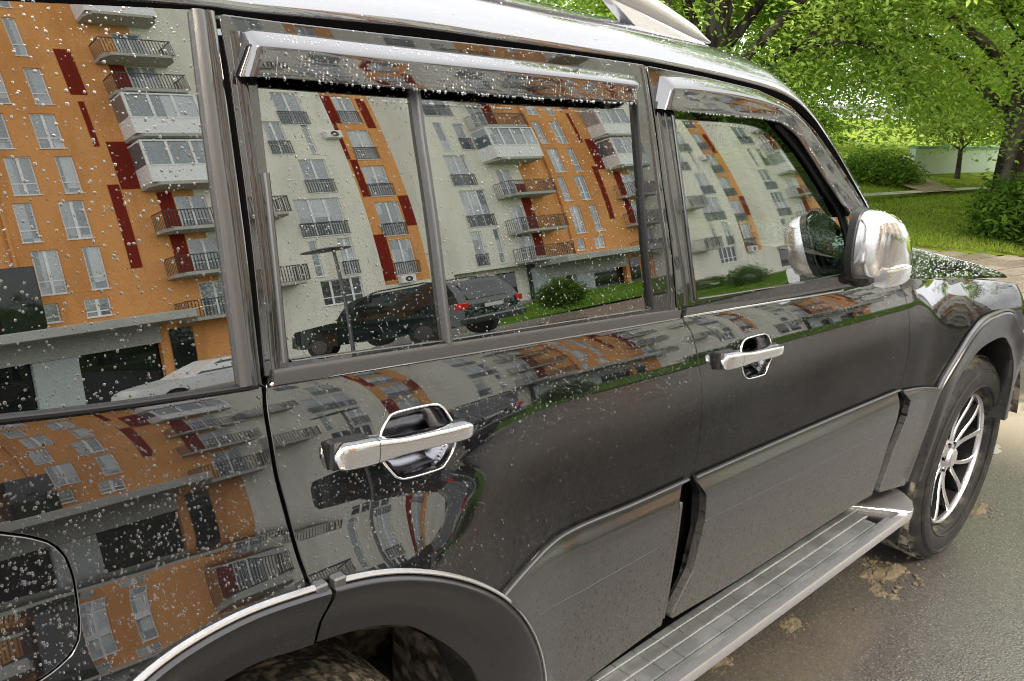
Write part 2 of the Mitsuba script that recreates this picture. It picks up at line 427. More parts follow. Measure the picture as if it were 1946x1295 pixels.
def longer(line, by=.03):
    a, b, c, d = (np.array(q) for q in (line[0], line[1], line[-2], line[-1]))
    return [tuple(a + (a - b) / np.linalg.norm(a - b) * by)] + line + [tuple(d + (d - c) / np.linalg.norm(d - c) * by)]


rear_gap, mid_gap, front_gap = (LineString(longer(cl(g))).buffer(w / 2, cap_style='square') for g, w in ((REAR_GAP, .0078), (MID_GAP, .0042), (FRONT_GAP, .0042)))
wheel_hole_r = Polygon(arch_r + [(-3.37, .20), (-2.2, .20)]).buffer(0)
wheel_hole_r = Polygon(arch_r + [(-2.20, .30), (-3.40, .30)]).buffer(0)
wedge_a, wedge_b = (Polygon(q).buffer(0).union(Polygon([(x + .004, z - .03) for x, z in q]).buffer(0)) for q in (WEDGE_A, WEDGE_B))
foot = cl(DOOR_FOOT)
below = Polygon([(-2.6, .20), (-2.6, foot[0][1])] + foot + [(-.3, foot[-1][1] + .0), (-.3, .20)]).buffer(0)
clad_r_top, clad_f_top = cl(CLAD_REAR), cl(CLAD_FRONT)
skin_all = BIG_REAR.difference(unary := shapely.union_all([rear_gap, mid_gap, wheel_hole_r, wedge_a, wedge_b, below]))
parts_ = sorted([g for g in skin_all.geoms if g.area > .02], key=lambda g: g.centroid.x)
side = {}
for g in parts_:
    c = g.representative_point().x
    side['quarter' if g.centroid.x < -2.75 else 'rear' if g.centroid.x < -1.8 else 'front'] = g
fuel = Polygon(cl(FUEL))
cup_r, cup_f = Polygon(cl(HANDLE_CUP + HANDLE_CUP[:1])).buffer(0), Polygon(cl(FRONT_CUP + FRONT_CUP[:1])).buffer(0)

quarter = side['quarter'].difference(fuel.buffer(.0045))
Q = put_patch(f'{CAR}__rear_quarter_panel', quarter, body, 'clean_paint', step=.011)
put_patch(f'{Q}__fuel_filler_door', fuel.intersection(box_q := shapely.box(-3.7, .5, 0, 1.3)), off(body, .0008), 'clean_paint', step=.011)
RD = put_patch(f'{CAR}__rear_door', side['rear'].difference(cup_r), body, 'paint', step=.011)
front_poly = side['front'].intersection(Polygon(cl(MID_GAP)[:1] + [(-2.2, 1.4), (-2.2, .3)] + [(-.9, .3)] + [(FRONT_GAP[-1][0] - .05, .5)] + cl(FRONT_GAP)[::-1] + [(-.8, 1.4)]).buffer(0)) if False else side['front']
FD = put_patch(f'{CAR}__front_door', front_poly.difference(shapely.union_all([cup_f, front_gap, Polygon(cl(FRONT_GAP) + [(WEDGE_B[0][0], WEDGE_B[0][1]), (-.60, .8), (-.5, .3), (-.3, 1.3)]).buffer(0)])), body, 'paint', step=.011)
# black sheet added behind the skin, standing in for the shade in the gaps
put_patch(f'{CAR}__gap_backing', Polygon([(-3.7, .9), (-3.7, 1.23)] + [(x, z - .02) for x, z in top_d] + [(-.80, .48), (-2.15, .44), (-2.2, .8), (-2.4, 1.0), (-3.2, 1.0)]).buffer(0), lambda x, z: body(x, z) - .045, 'black_gap', step=.05, lip=False)

# front fender
fend = Polygon(cl(FRONT_GAP)[::-1] + [(-.75, 1.145), (-.60, 1.122), (-.3, 1.092), (0, 1.052), (.2, 1.02), (.40, .97), (.44, .90), (.44, .62), (.37, .52)] + FLARE_END_OUT[::-1] + arch_f[::-1] + [(-.60, .49), (-.66, .47), (-.66, .6)]).buffer(0)
fend = fend.difference(front_gap).difference(wedge_b)
fend = max(getattr(fend, 'geoms', [fend]), key=lambda g: g.area)


def fender_skin(x, z):
    x, z = np.asarray(x, float), np.asarray(z, float)
    zt = 1.045 - .105 * x - .03 * np.clip(x, 0, 9) ** 2
    e = np.clip(z - (zt - .14), 0, 1)
    return body(x, np.minimum(z, 1.13)) * 0 + np.minimum(body(x, np.minimum(z, zt)), 9) - 1.9 * e ** 2 * ramp(-.75, -.35, x)


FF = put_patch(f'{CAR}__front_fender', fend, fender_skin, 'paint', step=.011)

# lower cladding: stands proud of the doors with a bright upper edge
def clad_poly(top, extra):
    return Polygon(top + extra).buffer(0)


CL = .016
lower_r = clad_poly(clad_r_top, [(WEDGE_A[-1][0] - .002, WEDGE_A[-1][1]), (WEDGE_A[-2][0] - .002, WEDGE_A[-2][1]), (WEDGE_A[-3][0], WEDGE_A[-3][1])] + [q for q in foot[::-1] if q[0] < WEDGE_A[6][0]] + [(-2.19, .45)] + [q for q in arch_r[::-1] if q[1] < .806 and q[0] > -2.5])
lower_f = clad_poly(clad_f_top, [WEDGE_B[-1], WEDGE_B[-2], WEDGE_B[-3]] + [q for q in foot[::-1] if WEDGE_A[5][0] < q[0] < WEDGE_B[5][0]] + list(WEDGE_A[1:6][::-1]))
lower_e = clad_poly(cl(CLAD_FENDER), [q for q in arch_f[::-1] if q[1] < CLAD_FENDER[-1][1]] + [(-.62, .485)] + list(WEDGE_B[1:5][::-1]))


def clad_skin(x, z):
    """Flat faced, leaning in a little towards its top edge."""
    zz = z + .025 * (np.asarray(x, float) + 1.8)
    return body(x, z) + CL - .017 * ramp(.805, .866, zz) ** 1.4


for key, poly in ((RD, lower_r), (FD, lower_f), (FF, lower_e)):
    put_patch(f'{key}__lower_cladding', poly.buffer(-.0015), clad_skin, 'cladding_paint', step=.011, back=.02)
    P = None
for key, line in ((RD, clad_r_top), (FD, clad_f_top), (FF, cl(CLAD_FENDER))):
    put(f'{key}__cladding_edge', sweep(on_skin(body, resample(line, .01), .0085), [(-.003, -.004), (-.0024, .002), (0, .003), (.0024, .002), (.003, -.004)]), 'satin_trim', True)
edge = resample([WEDGE_A[9], WEDGE_A[8], WEDGE_A[7], WEDGE_A[6]], .01)
put(f'{RD}__cladding_end', sweep(on_skin(body, edge, .016), [(-.003, -.006), (-.003, .001), (.0, .003), (.003, .001), (.003, -.006)]), 'satin_trim', True)
for key, ln in ((RD, [(-2.2986, 0.7646), (-2.2326, 0.7516), (-2.1707, 0.7466), (-2.1128, 0.7484), (-2.0517, 0.7491), (-1.9958, 0.7507), (-1.9370, 0.7510)]), (FD, [(-1.7751, 0.7561), (-1.4237, 0.7464), (-0.8545, 0.7310)])):
    put(f'{key}__styling_line', sweep(on_skin(clad_skin, resample(ln, .01)), [(-.0012, -.012), (-.0009, .0012), (.0009, .0012), (.0012, -.012)]), 'satin_trim', True)

# wheel arch flares
LIP_R = [(-2.7873, 0.9137), (-2.7285, 0.9084), (-2.6492, 0.8956), (-2.5818, 0.8700), (-2.5282, 0.8261), (-2.4742, 0.7682), (-2.4452, 0.7282)]
LIP_F = [(-0.5658, 0.4967), (-0.5314, 0.5596), (-0.5009, 0.6235), (-0.4601, 0.7174), (-0.3995, 0.7932), (-0.3105, 0.8412), (-0.2546, 0.8630), (-0.1704, 0.8735), (-0.0833, 0.8753), (0.0101, 0.8616)]
lip_r = [(cx + .52 * math.cos(a), cz + .52 * math.sin(a)) for a in np.radians(np.linspace(190, 92, 30))] + [q for q in cl(LIP_R) if q[0] > -2.77] + [(-2.395, .62), (-2.385, .5), (-2.385, .42)]


def flare(key, outer, inner, lift, n=90, tuck=None):
    a, b = resample(outer, .02), resample(inner, .02)
    a = np.stack([np.interp(np.linspace(0, 1, n), np.linspace(0, 1, len(a)), a[:, i]) for i in (0, 1)], 1)
    b = np.stack([np.interp(np.linspace(0, 1, n), np.linspace(0, 1, len(b)), b[:, i]) for i in (0, 1)], 1)
    oa, ob = body(a[:, 0], a[:, 1]), None
    ob = oa * 0 + (lift if lift else 0)
    if tuck is not None:
        ob = tuck(b[:, 0])
    rows = []
    for t, dl in ((0, -.012), (0, .0035), (.012, .0055), (.025, .0060), (.030, .0078), (.06, .0155), (.10, .0195), (.13, .020)):
        rows.append(((1 - t) * a + t * b, oa + dl))
    for t in (.2, .35, .5, .65, .8, .92, .98):
        rows.append(((1 - t) * a + t * b, (oa + .020) * (1 - ramp(.12, .7, t)) + np.maximum(ob, oa * 0) * ramp(.12, .7, t)))
    rows.append((b, ob - .003))
    rows.append((b, ob - .012))
    rows.append((b, ob - .10))
    V = np.stack([np.stack([q[:, 0], -o, q[:, 1]], 1) for q, o in rows], 1)
    k = len(rows)
    i, j = np.meshgrid(np.arange(n - 1), np.arange(k - 1), indexing='ij')
    q = np.stack([i * k + j, (i + 1) * k + j, (i + 1) * k + j + 1, i * k + j + 1], -1).reshape(-1, 4)
    return trimesh.Trimesh(V.reshape(-1, 3), np.vstack([q[:, [0, 1, 2]], q[:, [0, 2, 3]]]), process=False)


cutx = -2.703
outer = [q for q in arch_r]
k1 = next(i for i, q in enumerate(outer) if q[0] > cutx)
k2 = next(i for i, q in enumerate(lip_r) if q[0] > cutx - .028)
put(f'{Q}__wheel_arch_flare', flare('', outer[:k1] + [(cutx - .0032, outer[k1][1])], lip_r[:k2] + [(cutx - .0275, lip_r[k2][1])], .968), 'flare_paint', 38)
put(f'{RD}__wheel_arch_flare', flare('', [(cutx + .0032, outer[k1][1])] + outer[k1 + 1:], [(cutx - .0215, lip_r[k2][1])] + lip_r[k2 + 1:], .966), 'flare_paint', 38)
put(f'{FF}__wheel_arch_flare', flare('', arch_f + FLARE_END_OUT, cl(LIP_F) + FLARE_END_IN, 0, tuck=lambda x: .962 - 1.6 * np.clip(x - .18, 0, .5) ** 2), 'flare_paint', 38)
put(f'{Q}__flare_highlight', sweep(on_skin(body, [q for q in outer[:k1]], .0105), [(-.0028, -.004), (-.0022, .003), (0, .0042), (.0022, .003), (.0028, -.004)]), 'silver', 40)  # pale metal strip added to paint the highlight along the flare rim
put(f'{RD}__flare_highlight', sweep(on_skin(body, [q for q in outer[k1 + 1:]], .0105), [(-.0028, -.004), (-.0022, .003), (0, .0042), (.0022, .003), (.0028, -.004)]), 'silver', 40)
put(f'{FF}__flare_highlight', sweep(on_skin(body, arch_f, .0105), [(-.0042, -.004), (-.0034, .003), (0, .0044), (.0034, .003), (.0042, -.004)]), 'satin_trim', 40)
for x in (-2.719, -2.692):         # the little end caps where the flare's edge is cut by the door gap
    z = .997
    put(f'{Q if x < -2.7 else RD}__flare_clip', rbox(x - .009, x + .009, -float(body(x, z)) - .0185, -float(body(x, z)) - .002, z - .019, z - .001, .0025), 'satin_trim', 30)

# sill, running board
SX0, SX1 = -2.22, -.56
sill = [(x, float(body(x, .47)), .47) for x in np.linspace(-2.2, -.62, 40)]
put(f'{CAR}__sill', sweep([(x, -.775, .455) for x in np.linspace(-2.22, -.60, 30)], [(-.05, -.04), (-.05, .02), (.0, .03), (.02, .02), (.02, -.04)]), 'cladding_paint', 40)
RB = f'{CAR}__running_board'
end = [(-.735, -.845), (-.60, -.845), (-.548, -.88), (-.548, -.925), (-.63, -.985), (-.725, -.992)]
rail = [(x, -.978, .420) for x in (-2.24, -1.5, -.76)] + [(-.70, -.980, .420), (-.645, -.972, .421), (-.60, -.945, .422), (-.57, -.915, .424), (-.555, -.88, .426)]
rb = put(RB, sweep(curve(rail, .02), [(-.022, -.012), (-.022, .004), (-.012, .012), (.006, .012), (.012, .008), (.012, -.012)], out=(.0, -1, 0)), 'silver', 40)
put(f'{RB}__deck', box(-2.24, -.70, -.968, -.84, .405, .423), 'gloss_black')
cap = Polygon([(-.80, -.838), (-.60, -.838), (-.552, -.868), (-.556, -.905), (-.60, -.955), (-.645, -.976), (-.70, -.984)])
m = trimesh.creation.extrude_polygon(cap, .022, engine='earcut')
m.apply_translation((0, 0, .414))
capm = trimesh.convex.convex_hull(np.vstack([np.array(m.vertices), np.array([(x * 1 - .012 * np.sign(x + .68), y + .01 * np.sign(-.91 - y) * -1, .441) for x, y in cap.exterior.coords])]))
put(f'{RB}__end_cap', capm, 'silver')
COLS = [(-.868, -.849), (-.905, -.871), (-.945, -.908), (-.9635, -.948)]
scene['tread_rubber'] = two({'type': 'blendbsdf', 'weight': proc(lambda p, n, uv: smoothstep(.30, .75, fbm(p.x * 16, p.y * 26, 1.0, 3))),
                             'a': {'type': 'roughplastic', 'alpha': .12, 'int_ior': 1.5, 'diffuse_reflectance': rgb(.13, .138, .136)},
                             'b': {'type': 'roughplastic', 'alpha': .05, 'int_ior': 2.0, 'diffuse_reflectance': rgb(.20, .21, .208)}})
x = -2.22
i = 0
while x < -.80:
    w = .072
    for y0, y1 in COLS[:3]:
        put(f'{RB}__tread_pad', rbox(x, min(x + w - .0018, -.80 + (y0 + .9) * .5), y0, y1 - .0, .421, .4275, .002), 'tread_rubber')
    x += w
for y0 in (-.8695, -.9065):
    put(f'{RB}__tread_rib', rbox(-2.23, -.79 + (y0 + .9) * .5, y0 - .0010, y0 + .0010, .421, .4282, .0006), 'silver')
put(f'{RB}__edge_strip', rbox(-2.23, -.755, -.9625, -.948, .421, .4285, .002), 'tread_rubber')

# rear door handle, front door handle
def cup(key, poly, depth):
    poly = poly.buffer(0)
    ring = LineString(np.array(poly.exterior.coords))

    def surf(x, z):
        d = shapely.distance(shapely.points(np.asarray(x, float), np.asarray(z, float)), ring)
        return body(x, z) - depth * np.sqrt(np.clip(1 - (1 - np.clip(d / .026, 0, 1)) ** 2, 0, 1)) + .001
    put_patch(f'{key}__handle_recess', poly.buffer(-.0006), surf, 'dark_chrome', step=.004, lip=False)
    put(f'{key}__handle_bezel', sweep(on_skin(body, resample(np.array(poly.exterior.coords), .004), .0005), [(.0019 * math.cos(a), .0022 * math.sin(a)) for a in np.arange(8) * math.pi / 4], caps=False), 'chrome', True)


cup(RD, cup_r, .036)
cup(FD, cup_f, .034)


def handle(key, a, b, ha, hb, out):
    """A grip bar from a to b (x, z), heights ha to hb, bowed outwards; its rear end is the lock cover."""
    a, b = np.array(a), np.array(b)
    n = 40
    t = np.linspace(0, 1, n)
    P = a + (b - a) * t[:, None]
    bow = out * (1 - .35 * np.abs(2 * t - 1) ** 10)
    path = on_skin(body, P) + np.stack([0 * t, -bow, 0 * t], 1)
    h = (ha + (hb - ha) * ramp(.18, .5, t)) / 2
    endr = np.sqrt(np.clip(1 - np.clip(1 - np.minimum(t, 1 - t) / .045, 0, 1) ** 2, .04, 1))
    prof = []
    for k in range(n):
        ang = np.linspace(0, 2 * math.pi, 28, endpoint=False)
        c, s = np.cos(ang), np.sin(ang)
        e = .55
        prof.append(np.stack([h[k] * endr[k] * np.sign(c) * np.abs(c) ** e, .012 * (.5 + .5 * endr[k]) * np.sign(s) * np.abs(s) ** e], 1))
    m = sweep(path, np.array(prof))
    H = put(f'{key}__door_handle', m, 'chrome', 50)
    s = .27
    c = on_skin(body, (a + (b - a) * s)[None])[0]
    # feet that carry the bar
    for tt in (.93,):
        c = on_skin(body, (a + (b - a) * tt)[None])[0]
        put(f'{H}__handle_mount', rbox(c[0] - .016, c[0] + .016, c[1] - out * .55, c[1] + .004, c[2] - ha * .30, c[2] + ha * .30, .004), 'black_rubber', 30)
    k = int(n * s)
    put(f'{H}__gasket_block', sweep(on_skin(body, np.vstack([a - (b - a) * .014, P[:k]])), np.array([[(-h[q] * c, -.004), (-h[q] * c, d), (h[q] * c, d), (h[q] * c, -.004)] for q, c, d in [(0, .90, .008)] + [(q, 1.07, .012) for q in range(k)]])), 'black_rubber')  # black gasket block added to hide the bar's reflection in the paint
    put(f'{H}__lock_seam', sweep([path[k] + (b - a)[0] * 0 + np.array([dx, 0, (b - a)[1] / (b - a)[0] * dx]) for dx in (-.0006, 0, .0006)], np.array(prof[k]) * 1.012, out=(0, -1, 0)), 'black_rubber')
    return H


HR = [(-2.6684, 1.1381), (-2.4361, 1.1230)]
HF = [(-1.7576, 1.0967), (-1.5205, 1.0839)]
handle(RD, HR[0], HR[1], .036, .0255, .019)
handle(FD, HF[0], HF[1], .033, .0245, .019)

# ---- greenhouse: glass, frames, mouldings
W1 = [(-2.9655, 1.6651), (-2.8749, 1.6698), (-2.7668, 1.6750), (-2.7728, 1.5768), (-2.7749, 1.4834), (-2.7747, 1.3782), (-2.7745, 1.2750), (-2.7735, 1.2471), (-2.8298, 1.2491), (-2.9072, 1.2533), (-2.9713, 1.2593), (-3.0297, 1.2647)]
W1 = [(-3.72, W1[0][1] + .01)] + W1 + [(-3.72, 1.285)]
W2 = [(-2.7094, 1.6204), (-1.9578, 1.6113), (-1.9650, 1.4253), (-1.9515, 1.2245), (-2.1596, 1.2345), (-2.4481, 1.2469), (-2.5861, 1.2566), (-2.7080, 1.2629), (-2.7092, 1.4060)]
W3 = [(-1.8489, 1.6001), (-1.6094, 1.6063), (-1.4265, 1.5644), (-1.3342, 1.4983), (-1.2330, 1.4150), (-1.1531, 1.3403), (-1.1222, 1.2678), (-1.1274, 1.2007), (-1.4490, 1.2075), (-1.8108, 1.2228), (-1.8372, 1.4084)]
QW = put_patch(f'{Q}__window', Polygon(W1), G(0), 'window_glass', step=.02, lip=False)
F2 = [(-2.7373, 1.6718), (-2.7353, 1.6162), (-2.7374, 1.5478), (-2.7380, 1.4820), (-2.7388, 1.4082), (-2.7413, 1.2977), (-2.7420, 1.2536), (-2.7123, 1.2546), (-2.4025, 1.2392), (-1.8903, 1.2153), (-1.9027, 1.3272), (-1.9195, 1.4519), (-1.9292, 1.5762), (-1.9344, 1.6572), (-2.1119, 1.6630), (-2.3442, 1.6656), (-2.5303, 1.6677), (-2.6545, 1.6694)]
F3 = [(-1.9049, 1.6566), (-1.9038, 1.5759), (-1.9025, 1.4504), (-1.8902, 1.3256), (-1.8829, 1.2164), (-1.5731, 1.2009), (-1.1099, 1.1814), (-1.0859, 1.3175), (-1.0533, 1.3516), (-1.1837, 1.4578), (-1.2973, 1.5450), (-1.4043, 1.6007), (-1.5304, 1.6277), (-1.7230, 1.6451)]
H2 = [(-2.7037, 1.6208), (-1.9740, 1.6137), (-1.9804, 1.4268), (-1.9643, 1.2295), (-2.4528, 1.2506), (-2.7090, 1.2653), (-2.7124, 1.4072)]
H3 = [(-1.8471, 1.6004), (-1.6191, 1.6063), (-1.4601, 1.5644), (-1.3583, 1.4968), (-1.2657, 1.4194), (-1.1930, 1.3499), (-1.1605, 1.2848), (-1.1550, 1.2087), (-1.4600, 1.2146), (-1.8194, 1.2282), (-1.8456, 1.4096)]
rdw = put_patch(f'{RD}__window_frame', Polygon(F2).buffer(0).difference(Polygon(H2).buffer(0)), G(1, .006), 'pillar_film', step=.014, back=.03)
put_patch(f'{RD}__window', Polygon(W2), G(1), 'window_glass', step=.02, lip=False)
put_patch(f'{FD}__window_frame', Polygon(F3).buffer(0).difference(Polygon(H3).buffer(0)), G(2, .006), 'pillar_film', step=.014, back=.03)
put_patch(f'{FD}__window', Polygon(W3), G(2), 'clear_glass', step=.02, lip=False)

SEAL = [(-.006, -.004), (-.005, .003), (-.002, .0055), (.002, .0055), (.005, .003), (.006, -.004)]


def trim(key, k, pts, prof, bsdf, lift=.004, step=.012):
    return put(key, sweep(on_skin(G(k), curve(pts, step), lift), prof), bsdf, 40)


def scaled(prof, a, b=1.0):
    return [(x * a, y * b) for x, y in prof]


trim(f'{RD}__division_bar', 1, [(-2.4647, 1.6024), (-2.4650, 1.5431), (-2.4628, 1.4866), (-2.4596, 1.4145), (-2.4566, 1.3406), (-2.4501, 1.2471)], scaled(SEAL, 1.15, 1.6), 'satin_trim')
trim(f'{Q}__window_moulding', 0, [(-2.7628, 1.6747), (-2.7676, 1.5829), (-2.7697, 1.4897), (-2.7698, 1.3879), (-2.7691, 1.3009), (-2.7685, 1.2471)], scaled(SEAL, 1.6, 1.2), 'satin_trim')
trim(f'{Q}__pillar_trim', 0, [(-2.7508, 1.6747), (-2.7535, 1.5833), (-2.7555, 1.4893), (-2.7560, 1.3865), (-2.7564, 1.2989), (-2.7555, 1.2458)], scaled(SEAL, 1.4, 1.0), 'pillar_film')
trim(f'{RD}__window_seal', 1, [(-2.7101, 1.4939), (-2.7124, 1.4072), (-2.7138, 1.3309), (-2.7148, 1.2657)], scaled(SEAL, .9, 1.0), 'satin_trim')
trim(f'{RD}__window_seal', 1, [(-1.9741, 1.5977), (-1.9788, 1.4267), (-1.9642, 1.2304)], scaled(SEAL, .55, 1.0), 'black_rubber')
trim(f'{FD}__window_seal', 2, [(-1.8514, 1.5768), (-1.8456, 1.4096), (-1.8302, 1.2600), (-1.8247, 1.2289)], scaled(SEAL, .8, 1.0), 'pillar_film')
trim(f'{FD}__window_seal', 2, [(-1.4596, 1.5666), (-1.3578, 1.4991), (-1.2657, 1.4194), (-1.1902, 1.3497), (-1.1552, 1.2716), (-1.1521, 1.2071)], scaled(SEAL, 2.0, 1.0), 'black_rubber')
put(f'{Q}__window_seal', sweep(on_skin(G(0), curve([(-3.1559, 1.2753), (-3.0307, 1.2650), (-2.9726, 1.2590), (-2.9087, 1.2536), (-2.8317, 1.2487), (-2.7525, 1.2440)], .012), .002), scaled(SEAL, .8, 1)), 'black_rubber', 40)

ROUND = [(-.008, -.003), (-.0065, .0015), (-.004, .0035), (0, .0045), (.004, .0035), (.0065, .0015), (.008, -.003)]
trim(f'{RD}__pillar_trim', 1, [(-1.9459, 1.6539), (-1.9416, 1.5760), (-1.9338, 1.4524), (-1.9174, 1.3286), (-1.9072, 1.2216)], ROUND, 'pillar_film')
trim(f'{FD}__pillar_trim', 2, [(-1.8926, 1.5761), (-1.8894, 1.4688), (-1.8758, 1.3632), (-1.8615, 1.2637), (-1.8568, 1.2229)], scaled(ROUND, .85, 1.2), 'pillar_film')
trim(f'{FD}__pillar_trim', 2, [(-1.8730, 1.5764), (-1.8647, 1.4680), (-1.8522, 1.3614), (-1.8407, 1.2612), (-1.8356, 1.2242)], scaled(ROUND, .5, .9), 'pillar_film')
trim(f'{RD}__pillar_trim', 1, [(-2.7215, 1.6551), (-2.7234, 1.5902), (-2.7244, 1.5124), (-2.7251, 1.4269), (-2.7255, 1.3517), (-2.7276, 1.2614)], scaled(ROUND, 1.3, .9), 'pillar_film')

# belt mouldings: a grey bar with a bright lower edge
BELT = [(-.012, -.012), (-.012, .001), (-.010, .004), (.004, .0055), (.009, .003), (.010, -.012)]
def belt(key, pts, edge, prof=BELT):
    p = curve(pts, .012)
    put(f'{key}__belt_moulding', sweep(on_skin(lambda x, z: np.maximum(body(x, z), .884), p, .006), prof), 'satin_trim', 40)
    p = curve(edge, .012)
    put(f'{key}__chrome_strip', sweep(on_skin(lambda x, z: np.maximum(body(x, z), .884), p, .004), [(-.0045, -.006), (-.004, .003), (-.001, .005), (.003, .004), (.0045, -.006)]), 'chrome', True)


belt(RD, [(-2.7336, 1.2515), (-2.5845, 1.2446), (-2.3935, 1.2352), (-2.1540, 1.2235), (-1.8731, 1.2102)], [(-2.7365, 1.2431), (-2.5863, 1.2350), (-2.3956, 1.2247), (-2.1563, 1.2125), (-1.8682, 1.1996)])
belt(FD, [(-1.8546, 1.2116), (-1.5452, 1.1987), (-1.0978, 1.1804)], [(-1.8505, 1.1991), (-1.5499, 1.1837), (-1.1695, 1.1659)])

# wind deflectors
def deflector(key, k, top, low, first=0):
    n = 140
    a, b = (np.stack([np.interp(np.linspace(0, 1, n), np.linspace(0, 1, len(q)), q[:, i]) for i in (0, 1)], 1) for q in (resample(curve(top, .004), .004), resample(curve(low, .004), .004)))
    s = np.linspace(0, 1, n)
    endf = np.clip(s / .018, 0, 1)
    endf2 = np.clip((1 - s) / .03, 0, 1)
    e = (np.sqrt(np.clip(1 - (1 - endf) ** 2, 0, 1)) * np.sqrt(np.clip(1 - (1 - endf2) ** 2, 0, 1)))
    rows = []
    for t, d in ((-.02, .004), (0, .009), (.03, .0125), (.16, .022), (.25, .0285), (.31, .0305), (.36, .0310), (.44, .0302), (.52, .0297), (.60, .0290), (.68, .0286), (.76, .0277), (.84, .0273), (.92, .0263), (.97, .0258), (1.0, .0252), (1.0, .0225), (.6, .024), (.2, .015)):
        q = (1 - t) * a + t * b
        o = glass(k, q[:, 0], q[:, 1]) + .006 + (d - .004) * e + .0005
        rows.append(np.stack([q[:, 0], -o, q[:, 1]], 1))
    V = np.stack(rows, 1)
    kk = len(rows)
    i, j = np.meshgrid(np.arange(n - 1), np.arange(kk - 1), indexing='ij')
    q = np.stack([i * kk + j, (i + 1) * kk + j, (i + 1) * kk + j + 1, i * kk + j + 1], -1).reshape(-1, 4)
    f = np.vstack([q[:, [0, 1, 2]], q[:, [0, 2, 3]]])
    return put(key, trimesh.Trimesh(V.reshape(-1, 3), f, process=False), 'acrylic', 35), a, b


RDD, dr_top, dr_low = deflector(f'{RD}__wind_deflector', 1, [(-2.7134, 1.6545), (-2.7019, 1.6583), (-2.5371, 1.6547), (-2.3526, 1.6505), (-2.1731, 1.6459), (-1.9678, 1.6371)], [(-2.7325, 1.6047), (-2.7112, 1.6051), (-2.5641, 1.6011), (-2.3843, 1.5969), (-2.2091, 1.5937), (-1.9929, 1.5924)])
FDD, df_top, df_low = deflector(f'{FD}__wind_deflector', 2, [(-1.8742, 1.6407), (-1.8032, 1.6438), (-1.6963, 1.6404), (-1.5815, 1.6304), (-1.4801, 1.6123), (-1.3960, 1.5855), (-1.3232, 1.5384), (-1.2227, 1.4618), (-1.1385, 1.3950), (-1.1126, 1.3685)], [(-1.9057, 1.5838), (-1.8374, 1.5804), (-1.7134, 1.5766), (-1.5963, 1.5732), (-1.5129, 1.5668), (-1.4336, 1.5401), (-1.3790, 1.4974), (-1.3034, 1.4312), (-1.2263, 1.3704), (-1.1896, 1.3475)])

# ---- roof and front pillar
GUT = [(-3.1599, 1.6579), (-3.0437, 1.6656), (-2.9523, 1.6704), (-2.8468, 1.6749), (-2.7099, 1.6784), (-2.6892, 1.6771), (-2.4400, 1.6792), (-2.2587, 1.6744), (-2.0508, 1.6686), (-1.8713, 1.6633), (-1.7410, 1.6562), (-1.5514, 1.6426), (-1.3980, 1.6270), (-1.3047, 1.6033), (-1.2497, 1.5736), (-1.2011, 1.5366), (-1.1420, 1.4845), (-1.0793, 1.4235), (-1.0119, 1.3582), (-0.9730, 1.3186)]
gut = curve(GUT, .02)
gy = lambda x: .748 + .0 * x + .118 * ramp(-1.45, -.80, x) * 1.0
gutp = np.stack([gut[:, 0], -gy(gut[:, 0]), gut[:, 1]], 1)
n_g = len(gut)
xs_top = np.stack([-3.9 + 0 * gut[:, 0], 0 * gut[:, 0]], 1)
put(f'{CAR}__drip_channel', sweep(gutp + np.array([0, -.004, -.004]), [(-.008, -.03), (-.008, .004), (.008, .004), (.008, -.03)]), 'black_gap')
rows = []
for dz, dy in ((-.006, -.004), (.002, .004), (.008, .006), (.018, .004), (.034, -.006), (.054, -.024), (.074, -.050), (.090, -.082), (.101, -.12), (.110, -.17), (.118, -.25), (.127, -.42), (.131, -.745)):
    rows.append((dz, dy))
V = []
for (x, z), y in zip(gut, gy(gut[:, 0])):
    pil = float(ramp(-1.36, -1.16, x))               # on the windscreen pillar the section is a narrow rounded bar
    w = 1 - pil
    row = []
    for dz, dy in rows:
        s = len(row) / 12
        dz = dz * (1 - .17 * float(ramp(-2.5, -1.6, x))) if dz > 0 else dz
        r = (x + pil * (.012 * min(1, 3 * s) + .05 * s), -(y + dy * w + pil * (.004 - .10 * s * s)), z + dz * w + pil * .014 * min(1, 3 * s))
        row.append(r)
    V.append(row)
V = np.array(V)
kk = V.shape[1]
i, j = np.meshgrid(np.arange(len(V) - 1), np.arange(kk - 1), indexing='ij')
q = np.stack([i * kk + j, (i + 1) * kk + j, (i + 1) * kk + j + 1, i * kk + j + 1], -1).reshape(-1, 4)
roofm = trimesh.Trimesh(V.reshape(-1, 3), np.vstack([q[:, [0, 1, 2]], q[:, [0, 2, 3]]]), process=False)
RF = put(f'{CAR}__roof', roofm, 'roof_paint', True)
mirror_y = np.diag([1.0, -1, 1, 1])
mm = roofm.copy()
mm.apply_transform(mirror_y)
put(f'{CAR}__far_roof_half', mm, 'roof_paint', True)
scene['windscreen_glass'] = {'type': 'thindielectric', 'int_ior': 1.5, 'specular_transmittance': rgb(.7, .76, .73)}
put(f'{CAR}__windscreen', quad((-1.22, -.66, 1.70), (-1.22, .66, 1.70), (-.55, .74, 1.15), (-.55, -.74, 1.15)), 'windscreen_glass')

